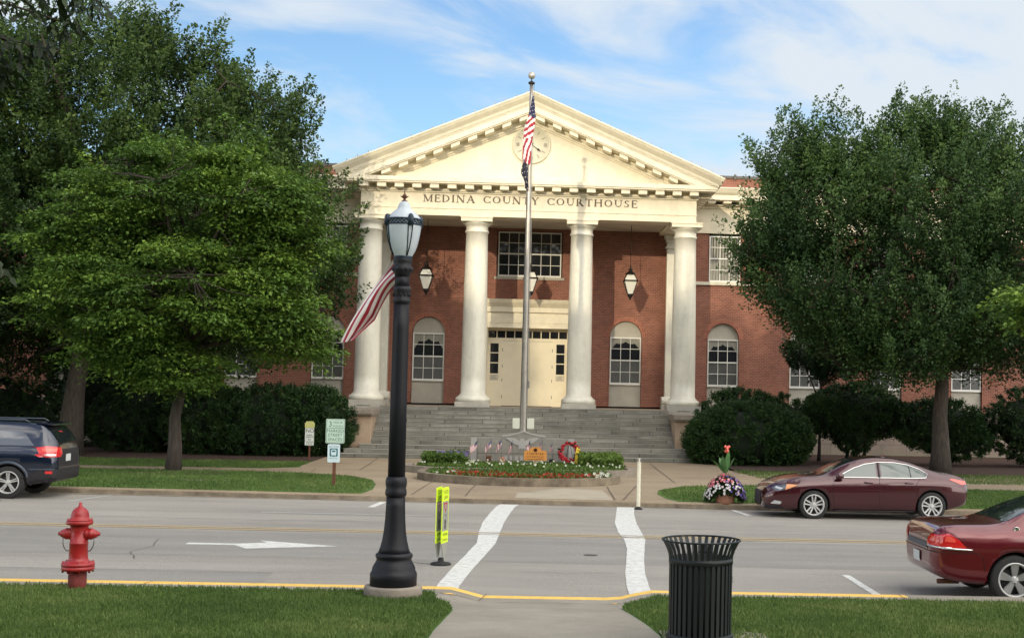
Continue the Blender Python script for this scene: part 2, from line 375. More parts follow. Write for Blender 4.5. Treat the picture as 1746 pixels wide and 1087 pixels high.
# near lawn in two pieces either side of the path
pathL = [(-.60, -5), (-.56, 13.0), (-.55, 13.8), (-.50, 14.8), (-.46, 15.6), (-.52, 16.2), (-.72, 16.75), (-.80, NK0+.05)]
pathR = [(1.75, -5), (1.73, 13.2), (1.72, 13.8), (1.66, 14.6), (1.58, 15.3), (1.50, 15.9), (1.52, 16.4), (1.72, 16.8), (2.0, NK0+.05)]
sheet('lawn', [(-60, -5)]+pathL+[(-60, NK0)], 'lawn', 0, znear)
sheet('lawn', pathR[::-1]+[(60, -5), (60, NK0)], 'lawn', 0, znear)
def zpath(x, y): return znear(x, y)-kdip(x)*clamp((y-15.9)/1.4, 0, 1)
sheet('path', [(1.74, 12.0), (2.95, 12.0), (2.80, 13.9), (2.62, 14.0), (1.74, 14.0)], 'concrete', .02, znear)
# near kerb with its dip at the crossing
def kdip(x):
    a = clamp((x+.62)/.42, 0, 1) if x < .5 else clamp((1.95-x)/.42, 0, 1)
    return .105*a
sheet('path', pathL+pathR[::-1], 'concrete', -.001, zpath, .25, .25)
def kz(x): return tilt(x, 17)+.15-kdip(x)
kb = MB(); xs = sorted(set([-60, -30, -15]+[round(-10+.2*i, 2) for i in range(101)]+[15, 30, 60]))
for a, b in zip(xs[:-1], xs[1:]):
    za, zb = kz(a), kz(b)
    ya0 = 17.66
    ga, gb = zpath(a, NK0), zpath(b, NK0)
    kb.add([(a, NK0, ga+.003), (b, NK0, gb+.003), (b, ya0, zb), (a, ya0, za)], [(0, 1, 2, 3)], 0)
    yl = 1 if -60 < a < 5.35 else 0
    kb.add([(a, NK0-.4, ga-.06), (b, NK0-.4, gb-.06), (b, NK0+.06, gb-.012), (a, NK0+.06, ga-.012)], [(0, 1, 2, 3)], 0)
    kb.add([(a, ya0, za), (b, ya0, zb), (b, NK-.015, zb-.004), (a, NK-.015, za-.004), (a, NK, za-.02), (b, NK, zb-.02)], [(0, 1, 2, 3), (3, 2, 5, 4)], yl)
    kb.add([(a, NK, za-.02), (b, NK, zb-.02), (b, NK+.01, tilt(b, 17)-.05), (a, NK+.01, tilt(a, 17)-.05)], [(0, 1, 2, 3)], yl)
for x in (-7.6, -4.5, -1.55, -.24, 1.56, 2.95, 5.3, 7.7):
    z0 = kz(x)
    kb.add([(x-.006, NK0, zpath(x, NK0)+.007), (x+.006, NK0, zpath(x, NK0)+.007), (x+.006+(.08 if x < 0 else .02), 17.92, z0+.004), (x-.006+(.08 if x < 0 else .02), 17.92, z0+.004)], [(0, 1, 2, 3)], 2)
tag(kb.build('near_kerb', ['concrete', 'kerb_yellow', 'joint']), kind='structure')
# far kerb
kb = MB(); xs = [-60+2*i for i in range(61)]
for a, b in zip(xs[:-1], xs[1:]):
    for (y0, y1, z0, z1, mi) in ((0, .02, -.03, .10, 1), (.02, .04, .10, .134, 0), (.04, .2, .134, .137, 0)):
        kb.add([(a, fk(a)+y0, tilt(a, 33)+z0), (b, fk(b)+y0, tilt(b, 33)+z0), (b, fk(b)+y1, tilt(b, 33)+z1), (a, fk(a)+y1, tilt(a, 33)+z1)], [(0, 1, 2, 3)], mi)
rnd = random.Random(3)
tag(kb.build('far_kerb', ['concrete_tan', 'kerb_dirty']), kind='structure')
# gutter dirt line
sheet('gutter', [(-60, fk(-40)-.22), (60, fk(40)-.2), (60, fk(40)), (-60, fk(-40))], 'kerb_dirty', .003, zroad)
# plaza in front of the steps, walks and lawn edges
plaza = [(-3.7, fk(-3.7)+.19), (3.95, fk(3.9)+.19), (3.72, 33.6), (3.62, 35.0), (3.8, 36.6), (4.6, 38.4), (6.2, 39.6), (40, 39.6), (60, 39.6), (60, 42.0), (9, 42.0), (7.6, 43.2), (7.4, 46), (7.5, 52.9), (-7.6, 52.9), (-7.5, 47), (-7.3, 45.6), (-8.3, 44.4), (-60, 44.4), (-60, 42.2),
         (-8, 42.2), (-6.2, 41.6), (-4.9, 40.4), (-4.1, 38.6), (-3.75, 36.4), (-3.6, 34.4)]
sheet('plaza', plaza, 'concrete_tan', .005, zfar, 1.0, 1.0)
sheet('plaza_patch', [(-.02, fk(0)+.1), (2.35, fk(2.3)+.1), (2.25, 35.9), (1.25, 36.4), (.98, 36.3), (.92, 34.6), (.02, 34.5)], 'concrete_new', .010, zfar, 1.0, 1.0)
sheet('mulch_bed', [(-60, 50.2), (-30, 50.0), (-16, 49.8), (-8.6, 49.4), (-7.6, 49.8), (-7.6, 62), (-60, 62)], 'mulch', .012, zfar)
sheet('mulch_bed', [(7.6, 48.6), (9, 47.6), (20, 47.4), (60, 47.4), (60, 62), (7.6, 62)], 'mulch', .012, zfar)
def blobpoly(cx, cy, rx, ry, n=18, seed=1):
    q = random.Random(seed); return [(cx+rx*math.cos(2*math.pi*i/n)*(.85+.3*q.random()), cy+ry*math.sin(2*math.pi*i/n)*(.85+.3*q.random())) for i in range(n)]
sheet('mulch_bed', blobpoly(-10.0, 40.2, 1.6, 1.3), 'mulch', .014, zfar)
sheet('bare_earth', blobpoly(-8.3, 36.6, .75, .35, seed=4), 'kerb_dirty', .012, zfar)
jb = MB()
def joint(x0, y0, x1, y1, w_=.035, zf=zfar, dz=.014, mi=0, mb=None, seg=6, wob=.0):
    mb = mb or jb; d = Vector((x1-x0, y1-y0)); L_ = d.length; d.normalize(); p = Vector((-d.y, d.x))
    prev = None
    for i in range(seg+1):
        t = i/seg; o = (random.random()-.5)*wob; ww = w_*(1+.6*(random.random()-.5)*(wob > 0))
        c = Vector((x0, y0))+d*L_*t+p*o
        a = c+p*ww/2; b = c-p*ww/2
        cur = ((a.x, a.y, zf(a.x, a.y)+dz), (b.x, b.y, zf(b.x, b.y)+dz))
        if prev: mb.add([prev[0], prev[1], cur[1], cur[0]], [(0, 1, 2, 3)], mi)
        prev = cur
for a in [(-2.5, 33.0, -2.4, 38.0), (-1.22, 32.95, -1.15, 37.1), (.95, 36.4, 1.2, 36.6), (2.4, 32.8, 2.45, 37.5), (3.3, 38, 2.6, 32.9), (-7.3, 44.5, 7.4, 44.3), (-5.2, 44.4, -5.6, 52.9), (-2.2, 48.5, -2.4, 52.9), (1.5, 48, 1.6, 52.9), (4.6, 40, 4.9, 52.9), (-7.4, 48.6, -2.0, 48.5),
          (2.2, 48.5, 7.4, 48.6), (-3.6, 37.5, -2.6, 38.2), (-3.6, 40.4, -4.8, 40.2), (-6.6, 44.4, -6.4, 42.2), (-9.6, 44.4, -9.6, 42.2), (-12.6, 44.4, -12.6, 42.2)]:
    joint(*a, wob=.015)
tag(jb.build('pavement_joints', ['joint']), kind='structure')
# road paint
sheet('road_patch', [(-60, 21.6), (-1.0, 21.7), (2.6, 21.6), (60, 21.7), (60, 25.3), (-60, 25.35)], 'asphalt_patch', .002, zroad, 4, 1)
sheet('road_patch', [(-8.5, 18.2), (-3.2, 18.2), (-3.3, 20.0), (-8.6, 20.1)], 'asphalt_patch', .0025, zroad, 4, 1)
mk = MB()
def ribbon(L1, L2, mi, dz=.006, mb=None):
    mb = mb or mk
    for i in range(len(L1)-1):
        a, b, c, d = L1[i], L1[i+1], L2[i+1], L2[i]
        mb.add([(p[0], p[1], zroad(*p)+dz) for p in (a, d, c, b)], [(0, 1, 2, 3)], mi)
def dens(pts, n=4):
    o = []
    for a, b in zip(pts[:-1], pts[1:]):
        for i in range(n): o.append((a[0]+(b[0]-a[0])*i/n, a[1]+(b[1]-a[1])*i/n))
    return o+[pts[-1]]
rnd = random.Random(5)
def rag(p, s=.004): return [(x+rnd.uniform(-s, s), y) for x, y in p]
zl1 = [(-.88, 17.96), (-.88, 19.0), (-.80, 20.6), (-.66, 22.6), (-.56, 24.3), (-.60, 26.2), (-.60, 28.2), (-.52, 30.2), (-.44, 31.8), (-.36, 32.45)]
zl2 = [(-.56, 17.96), (-.57, 19.0), (-.48, 20.6), (-.34, 22.6), (-.22, 24.3), (-.20, 26.2), (-.16, 28.2), (-.08, 30.2), (.0, 31.8), (.08, 32.45)]
zr1 = [(1.76, 17.96), (1.76, 19.0), (1.84, 20.6), (1.98, 22.4), (2.09, 23.9), (2.13, 25.3), (2.10, 26.6), (2.14, 28.5), (2.30, 30.6), (2.42, 32.4)]
zr2 = [(2.08, 17.96), (2.08, 19.0), (2.14, 20.6), (2.27, 22.4), (2.40, 23.9), (2.53, 25.3), (2.56, 26.6), (2.60, 28.5), (2.70, 30.6), (2.84, 32.4)]
ribbon(rag(dens(zl1, 5)), rag(dens(zl2, 5)), 0); ribbon(rag(dens(zr1, 5)), rag(dens(zr2, 5)), 0)
for y0 in (25.62, 25.92):
    xs = [-60+.8*i for i in range(151)]
    ribbon([(x, y0) for x in xs], [(x, y0+.15) for x in xs], 2)
ribbon(dens([(-5.3, 29.1), (-1.7, 29.14)], 6), dens([(-5.3, 29.22), (-1.7, 29.24)], 6), 1)
def stub(x0, y0, x1, y1, w_=.12, mi=1):
    ribbon(dens([(x0-w_/2, y0), (x1-w_/2, y1)]), dens([(x0+w_/2, y0), (x1+w_/2, y1)]), mi)
stub(-3.22, 30.9, -3.1, 32.4, .16, 0); stub(-9.8, 30.7, -9.4, 32.5, .13, 1); stub(5.38, 30.9, 5.2, 32.3, .13, 0); stub(5.27, 18.0, 5.30, 20.9, .12, 0); stub(11.5, 30.6, 11.4, 32.3, .12, 1)
ribbon([(-5.36, 23.2), (-4.55, 23.2)], [(-5.36, 23.42), (-4.55, 23.42)], 0)
mk.add([(x, y, zroad(x, y)+.006) for x, y in ((-4.55, 23.2), (-4.28, 22.75), (-2.86, 23.32), (-4.28, 23.95), (-4.1, 23.66), (-4.55, 23.42))], [(0, 1, 2, 3, 4, 5)], 0)
tag(mk.build('road_markings', ['paint_white', 'paint_old', 'paint_yellow_old']), kind='structure')
cb = MB()
def crack(pts, w_=.02):
    for a, b in zip(pts[:-1], pts[1:]): joint(a[0], a[1], b[0], b[1], w_, zroad, .005, 0, cb, 5, .05)
crack([(-1.9, 21.9), (-1.5, 21.5), (-1.2, 21.3), (-.9, 21.25)]); crack([(-6.0, 23.9), (-5.8, 22.9), (-5.9, 22.0), (-5.6, 21.2)], .015)
crack([(1.9, 25.3), (2.5, 25.5), (3.4, 25.35), (4.8, 25.5)], .02); crack([(-.3, 25.2), (.6, 25.3), (1.1, 25.2)], .02); crack([(3, 19.3), (3.4, 19.9), (3.5, 21)], .012)
crack([(-6, 20.0), (-4.6, 20.1), (-3.2, 20.0), (-1.6, 20.05)], .01); crack([(-.2, 20.6), (.9, 20.5), (1.7, 20.6)], .01)
crack([(-9, 27.6), (-5, 27.5), (-1, 27.7), (4, 27.5), (9, 27.6)], .02)
cb.lathe([(.12, zroad(1.4, 22.8)+.004), (.12, zroad(1.4, 22.8)+.008)], (1.4, 22.8, 0), 16)
tag(cb.build('road_cracks', ['crack']), kind='structure')
# ------------------------------------------------------------------ courthouse
O = (0, 58, 0)
ch = thing('courthouse', O, 'red brick courthouse with a cream columned portico, clock pediment and granite front steps', 'courthouse')
def P(mb, name, mats, parent=ch, **k): return mb.build(name, mats, parent, org=O, **k)
WY = 62.5
WIN = [-24.6, -20.72, -16.85, -12.98, -9.1, -4.54, 4.54, 9.1, 12.98, 16.85, 20.72, 24.6]
HW = .74
# brick wall built round its arched and upper openings
wb = MB()
def arch_piece(mb, x, z0, z1, y0, y1, hw=HW, zs=5.28):
    n = 14; a = [(x+hw*math.cos(math.pi*i/n), zs+hw*math.sin(math.pi*i/n)) for i in range(n+1)]
    mb.prism_y([(x+hw, z1)]+[(x-hw, z1)]+a[::-1], y0, y1)
    return a
edges = []; cur = -27.0
for x in WIN:
    up = abs(x) > 5
    wb.box(cur, x-HW, WY, WY+.35, 2.05, 10.22 if True else 0)
    top = 7.95 if up else 10.22
    arch_piece(wb, x, 0, top, WY, WY+.35)
    if up:
        wb.box(x-HW, x-HW+.001, WY, WY+.01, 7.95, 7.96)
    cur = x+HW
    if x == -4.54:
        wb.box(cur, -1.95, WY, WY+.35, 2.05, 10.22)
        wb.box(-1.95, -1.52, WY, WY+.35, 6.6, 10.22); wb.box(-1.52, 1.52, WY, WY+.35, 6.6, 7.95); wb.box(-1.52, 1.52, WY, WY+.35, 10.09, 10.22); wb.box(1.52, 1.95, WY, WY+.35, 6.6, 10.22)
        cur = 1.95
wb.box(cur, 27, WY, WY+.35, 2.05, 10.22)
wb.box(-27, -26.65, WY+.35, 80, 0, 12.9); wb.box(26.65, 27, WY+.35, 80, 0, 12.9)
wb.box(-26.6, -7.6, 63.4, 63.75, 12.0, 12.98); wb.box(7.6, 26.6, 63.4, 63.75, 12.0, 12.98)
P(wb, 'wall', ['brick'])
P(MB().box(-27.1, -7.0, 63.3, 63.9, 12.98, 13.10), 'coping', ['coping']); P(MB().box(7.0, 27.1, 63.3, 63.9, 12.98, 13.10), 'coping', ['coping'])
for i in range(13):
    for s in (-1, 1): P(MB().box(s*(8.2+1.45*i)-.05, s*(8.2+1.45*i)+.05, 63.2, 63.3, 12.92, 13.16), 'coping_spike', ['coping'])
# brick arch rings
for x in WIN:
    ar = MB()
    n = 16; zs = 5.28
    ring = [(HW+.005, 0), (HW+.22, 0)]
    for i in range(n):
        a0, a1 = math.pi*i/n, math.pi*(i+1)/n
        ar.prism_y([(x+r*math.cos(a), zs+r*math.sin(a)) for r, a in ((HW+.0, a0), (HW+.21, a0), (HW+.21, a1), (HW+.0, a1))], WY-.022, WY+.05)
    ar.box(x-HW-.012, x-HW, WY-.022, WY+.1, 2.1, zs); ar.box(x+HW, x+HW+.012, WY-.022, WY+.1, 2.1, zs)
    P(ar, 'arch_ring', ['brick_arch'])
# recessed beige panels above and below the arched windows
for x in WIN:
    pm = MB(); n = 14
    pm.prism_y([(x+.73*math.cos(math.pi*i/n), 5.27+.73*math.sin(math.pi*i/n)) for i in range(n+1)], WY+.14, WY+.2)
    P(pm, 'arch_panel', ['panel_beige'])
    P(MB().box(x-.73, x+.73, WY+.14, WY+.2, 2.05, 3.06), 'window_panel', ['panel_beige'])
for a, b in ((-27.1, -7.5), (7.5, 27.1)): P(MB().box(a, b, WY-.12, WY+.3, 0, 1.92), 'stone_base', ['base_stone'])
for a, b in ((-27.15, -7.55), (7.55, 27.15)): P(MB().box(a, b, WY-.22, WY+.3, 1.92, 2.06), 'water_table', ['cream_old'])
for s in (-1, 1):
    a, b = sorted((s*7.25, s*27.1)); P(MB().box(a, b, WY-.10, WY+.02, 7.80, 7.95), 'belt_course', ['cream_old'])
rm = MB(); rm.box(-26.6, 26.6, WY+.5, WY+.6, 0, 12); P(rm, 'interior', ['room'])
def window(x, z0, z1, w_, cols, rows, y=WY+.10, mid=True, curtains=0, lower=2, parent=ch):
    """double-hung sash: frame with muntins, upper and lower panes, curtain"""
    f = MB(); h = w_/2; t = .055
    f.box(x-h, x+h, y-.05, y+.10, z0-.06, z0+.04); f.box(x-h, x+h, y-.03, y+.10, z1-.06, z1)
    f.box(x-h, x-h+t, y-.03, y+.10, z0+.04, z1-.06); f.box(x+h-t, x+h, y-.03, y+.10, z0+.04, z1-.06)
    zm = (z0+z1)/2
    f.box(x-h+t, x+h-t, y-.015, y+.04, zm-.03, zm+.03)
    for k in range(1, cols):
        xx = x-h+t+(w_-2*t)*k/cols; f.box(xx-.014, xx+.014, y+.002, y+.03, z0+.04, zm-.03); f.box(xx-.014, xx+.014, y+.002, y+.03, zm+.03, z1-.06)
    for k in range(1, rows):
        if k == rows/2: continue
        zz = z0+(z1-z0)*k/rows; f.box(x-h+t, x+h-t, y+.005, y+.027, zz-.014, zz+.014)
    fo = P(f, 'window', ['frame_white'], parent)
    g = MB(); g.box(x-h+t, x+h-t, y+.035, y+.045, zm+.03, z1-.06); P(g, 'upper_pane', ['glass'], fo)
    g = MB(); g.box(x-h+t, x+h-t, y+.032, y+.042, z0+.04, zm-.03); P(g, 'lower_pane', ['glass_screen' if lower else 'glass'], fo)
    if curtains:
        c = MB(); yy = y+.030; hh = h-t
        if curtains == 1:    # swag valance
            tp = z1-.07; pts = []
            for i in range(13):
                u = -1+2*i/12; d = (.16+.30*abs(u)**3+.10*(abs(math.sin(u*math.pi*1.5))))*(.8+.5*((x*7.3) % 1))
                pts.append((x+u*hh, tp-d))
            c.prism_y([(x+hh, tp), (x-hh, tp)]+pts, yy-.002, yy+.002)
        else:
            for k in range(10):
                u = -1+2*(k+.5)/10
                if curtains == 3 and abs(u) < .12: continue
                c.box(x+u*hh-hh/10*.72, x+u*hh+hh/10*.72, yy-.002, yy+.002, zm+.04, z1-.07)
            if curtains == 2:
                for k in range(10):
                    u = -1+2*(k+.5)/10; c.box(x+u*hh-hh/10*.8, x+u*hh+hh/10*.8, y+.024, y+.028, z0+.05, zm-.04)
        P(c, 'curtain', ['curtain'], fo)
    return fo
for x in WIN:
    window(x, 3.12, 5.27, 1.44, 3, 4, curtains=1)
    if abs(x) > 5: window(x, 7.98, 10.10, 1.46, 3, 4, y=WY-.03, curtains=2)
window(-.745, 8.0, 10.05, 1.44, 3, 4, lower=0); window(.745, 8.0, 10.05, 1.44, 3, 4, lower=0)
sl = MB(); sl.box(-1.62, 1.62, WY-.06, WY+.1, 7.83, 7.94); P(sl, 'window_sill', ['panel_beige'])
# door surround, doors, sidelights, transom
ds = MB()
ds.box(-2.05, 2.05, 61.95, WY+.1, 5.56, 6.28); ds.box(-2.12, 2.12, 61.82, WY+.1, 6.28, 6.50); ds.prism_x([(61.60, 6.86), (61.66, 6.70), (61.82, 6.50), (WY, 6.50), (WY, 6.86)], -2.2, 2.2)
ds.box(-2.03, 2.03, 61.92, 61.95, 5.56, 5.60); ds.box(-2.03, 2.03, 61.92, 61.95, 5.80, 5.83)
ds.box(-2.05, -1.83, 62.0, WY+.2, 1.98, 5.56); ds.box(1.83, 2.05, 62.0, WY+.2, 1.98, 5.56)
P(ds, 'door_surround', ['cream'])
df = MB(); yd = WY+.05
df.box(-1.83, 1.83, yd, yd+.1, 5.44, 5.56); df.box(-1.83, 1.83, yd, yd+.1, 4.98, 5.12)
for s in (-1, 1):
    a, b = sorted((s*1.16, s*1.25)); df.box(a, b, yd-.02, yd+.1, 1.98, 4.98)
    df.box(min(s*1.25, s*1.83), max(s*1.25, s*1.83), yd, yd+.1, 1.98, 3.12)
    df.box(min(s*1.25, s*1.33), max(s*1.25, s*1.33), yd, yd+.1, 3.12, 4.98); df.box(min(s*1.71, s*1.83), max(s*1.71, s*1.83), yd, yd+.1, 3.12, 4.98)
    for z in (3.12, 3.42): df.box(min(s*1.33, s*1.71), max(s*1.33, s*1.71), yd+.01, yd+.05, z, z+.05)
    df.box(min(s*1.33, s*1.71), max(s*1.33, s*1.71), yd, yd+.1, 4.86, 4.98)
    for z in (3.94, 4.40): df.box(min(s*1.33, s*1.71), max(s*1.33, s*1.71), yd+.01, yd+.05, z, z+.045)
    df.box(min(s*1.30, s*1.76), max(s*1.30, s*1.76), yd-.012, yd, 2.98, 3.04); df.box(min(s*1.35, s*1.74), max(s*1.35, s*1.74), yd-.015, yd, 2.2, 2.85)
for k in range(10):
    xx = -1.83+3.66*k/9; df.box(xx-.022, xx+.022, yd+.005, yd+.06, 5.12, 5.44)
dfo = P(df, 'door_frame', ['door_cream'])
tg = MB(); tg.box(-1.82, 1.82, yd+.06, yd+.08, 5.12, 5.44)
for s in (-1, 1): tg.box(min(s*1.33, s*1.71), max(s*1.33, s*1.71), yd+.06, yd+.08, 3.12, 4.86)
P(tg, 'pane', ['glass'], dfo)
for s in (-1, 1):
    nt_ = MB(); nt_.box(min(s*1.34, s*1.70), max(s*1.34, s*1.70), yd+.02, yd+.03, 3.18, 3.44, 0)
    for k in range(4): nt_.box(s*1.52-.14+.02*(k % 2), s*1.52+.14-.03*(k % 3), yd+.015, yd+.02, 3.22+.05*k, 3.235+.05*k, 1)
    P(nt_, 'notice', ['cream_old', 'coping'], dfo)
for s in (-1, 1):
    d = MB(); a, b = sorted((s*.012, s*1.16)); d.box(a, b, yd+.015, yd+.07, 2.0, 4.97)
    for (z0, z1) in ((2.15, 3.05), (3.22, 4.25), (4.40, 4.82)):
        for (u0, u1) in ((.12, .50), (.62, 1.02)):
            a, b = sorted((s*u0, s*u1))
            for (x0, x1, w0, w1) in ((a, b, z0, z0+.025), (a, b, z1-.025, z1), (a, a+.025, z0+.025, z1-.025), (b-.025, b, z0+.025, z1-.025)): d.box(x0, x1, yd-.002, yd+.016, w0, w1)
            d.box(a+.07, b-.07, yd+.004, yd+.016, z0+.07, z1-.07)
    do = P(d, 'door', ['door_cream'])
    hb = MB()
    for z in (2.35, 3.1, 3.75, 4.5): hb.box(s*1.155-.018, s*1.155+.018, yd-.012, yd+.02, z, z+.14)
    P(hb, 'hinge', ['dark_metal'], do)
    if s > 0:
        hb = MB(); hb.box(.05, .10, yd-.05, yd-.02, 2.85, 3.15); hb.box(.06, .09, yd-.02, yd+.02, 2.88, 2.92); hb.box(.06, .09, yd-.02, yd+.02, 3.08, 3.12); P(hb, 'handle', ['dark_metal'], do)
ou = MB(); ou.lathe([(.13, 0), (.13, .16), (.09, .2), (0, .2)], (-1.62, 61.98, 5.28), 14, 0, axis='y'); P(ou, 'door_lamp', ['dark_metal'])
# porch floor, steps, cheek walls
pf = MB(); pf.box(-6.05, 6.05, 57.2, WY+.05, .6, 1.975); pf.box(-7.5, -6.05, 59.0, WY-.1, .3, 1.975); pf.box(6.05, 7.5, 59.0, WY-.1, .3, 1.975); P(pf, 'porch_floor', ['porch_floor'])
stp = MB(); tr = MB()
rs = [(53.0, 7.35), (53.42, 6.98), (53.84, 6.45)]+[(54.35+.325*i, 6.05) for i in range(9)]
for k, (y, hx) in enumerate(rs):
    z0, z1 = .165*k, .165*(k+1)
    ye = (rs[k+1][0] if k < 11 else 57.2)+.05
    stp.box(-hx, hx, y+.012, ye, z0-(.1 if k == 0 else 0), z1-.03)
    tr.box(-hx-.01, hx+.01, y-.012, ye-.05, z1-.03, z1, 0 if k < 3 else 1)
stp.box(-6.4, 6.4, 54.0, 57.2, 0, .46)
st = P(stp, 'steps', ['granite']); P(tr, 'tread', ['tread_stone', 'tread_dark'], st)
for s in (-1, 1):
    a, b = sorted((s*6.06, s*7.40))
    c = MB(); c.box(a, b, 54.28, 59.0, -.05, 1.60); co = P(c, 'cheek_wall', ['sandstone'], bevel=.02)
    a, b = sorted((s*5.99, s*7.50)); c = MB(); c.box(a, b, 54.12, 59.05, 1.60, 1.66); c.box(a+.0, b-.0, 54.06, 59.05, 1.66, 1.86)
    P(c, 'cap', ['cap_stone'], co, bevel=.015)
# columns and pilasters
def column_mb(x, y):
    m = MB(); m.lathe([(.70, 2.19), (.735, 2.24), (.74, 2.31), (.71, 2.38), (.62, 2.43), (.60, 2.47), (.56, 2.50), (.535, 2.56)]+[(.53-.065*((i/10)**1.6), 2.56+6.84*i/10) for i in range(11)]
            + [(.50, 9.41), (.51, 9.45), (.50, 9.49), (.47, 9.50), (.47, 9.68), (.50, 9.70), (.52, 9.73), (.60, 9.78), (.63, 9.85)], (x, y, 0), 40); return m
for k, x in enumerate((-6.745, -2.248, 2.248, 6.745)):
    co = P(column_mb(x, 58), 'column', ['column_white'])
    a = MB(); a.box(x-.66, x+.66, 57.34, 58.66, 9.85, 10.055); a.box(x-.69, x+.69, 57.31, 58.69, 10.0, 10.05); P(a, 'abacus', ['cream'], co)
    b = MB(); b.box(x-.73, x+.73, 57.27, 58.73, 1.86 if abs(x) > 5 else 1.975, 2.19)
    if abs(x) > 5: b.box(x-.30, x+.24, 57.262, 57.28, 1.94, 1.975, 1)
    P(b, 'plinth', ['plinth_stone', 'coping'], co, bevel=.015)
for s in (-1, 1):
    m = MB(); x = s*6.81
    m.box(x-.46, x+.46, WY-.42, WY+.0, 2.55, 9.5); m.box(x-.52, x+.52, WY-.48, WY, 9.42, 9.5); m.box(x-.50, x+.50, WY-.47, WY, 9.7, 9.85); m.box(x-.58, x+.58, WY-.54, WY, 9.85, 10.06)
    m.box(x-.46, x+.46, WY-.40, WY, 9.5, 9.7)
    m.prism_x([(WY-.52, 2.2), (WY-.60, 2.26), (WY-.61, 2.36), (WY-.54, 2.45), (WY-.45, 2.55), (WY, 2.55), (WY, 2.2)], x-.60, x+.60)
    po = P(m, 'pilaster', ['column_white']); b = MB(); b.box(x-.62, x+.62, WY-.62, WY, 1.975, 2.2); P(b, 'plinth', ['plinth_stone'], po)
# entablature
en = MB()
en.box(-7.14, 7.14, 57.42, 58.55, 10.06, 11.02)                 # beam over the columns
en.box(-7.14, -6.0, 58.55, WY, 10.06, 11.02); en.box(6.0, 7.14, 58.55, WY, 10.06, 11.02)
en.box(-7.17, 7.17, 57.39, 57.42, 10.35, 10.40)
en.box(-7.2, 7.2, 57.34, 58.5, 11.02, 11.08); en.box(-7.24, 7.24, 57.28, 58.4, 11.08, 11.14)
for s in (-1, 1):
    a, b = sorted((s*7.14, s*7.2)); en.box(a, b, 58.5, WY, 11.02, 11.14)
P(en, 'entablature', ['cream'])
cl = MB(); cl.box(-6.0, 6.0, 58.55, WY, 10.20, 10.3); P(cl, 'porch_ceiling', ['cream_old'])
co_ = MB()
co_.box(-7.9, 7.9, 56.75, 57.6, 11.33, 11.40); co_.box(-7.96, 7.96, 56.70, 58.4, 11.40, 11.575)
for s in (-1, 1):
    a, b = sorted((s*7.14, s*7.9)); co_.box(a, b, 57.6, 62.6, 11.33, 11.40); a, b = sorted((s*7.1, s*7.96)); co_.box(a, b, 58.4, 62.6, 11.40, 11.575)
P(co_, 'cornice', ['cream'])
bk = MB(); bk.box(-7.14, 7.14, 57.42, 58.4, 11.14, 11.33); bk.box(-7.14, -6.5, 58.4, WY, 11.14, 11.33); bk.box(6.5, 7.14, 58.4, WY, 11.14, 11.33); cbed = P(bk, 'cornice_bed', ['cream'])
for i in range(20):
    x = -6.97+.7337*i; P(MB().box(x-.185, x+.185, 56.84, 57.42, 11.15, 11.325), 'modillion', ['cream'], cbed)
for s in (-1, 1):
    for i in range(7):
        a, b = sorted((s*7.15, s*7.72)); P(MB().box(a, b, 57.55+.73*i, 57.9+.73*i, 11.15, 11.325), 'modillion', ['cream'], cbed)
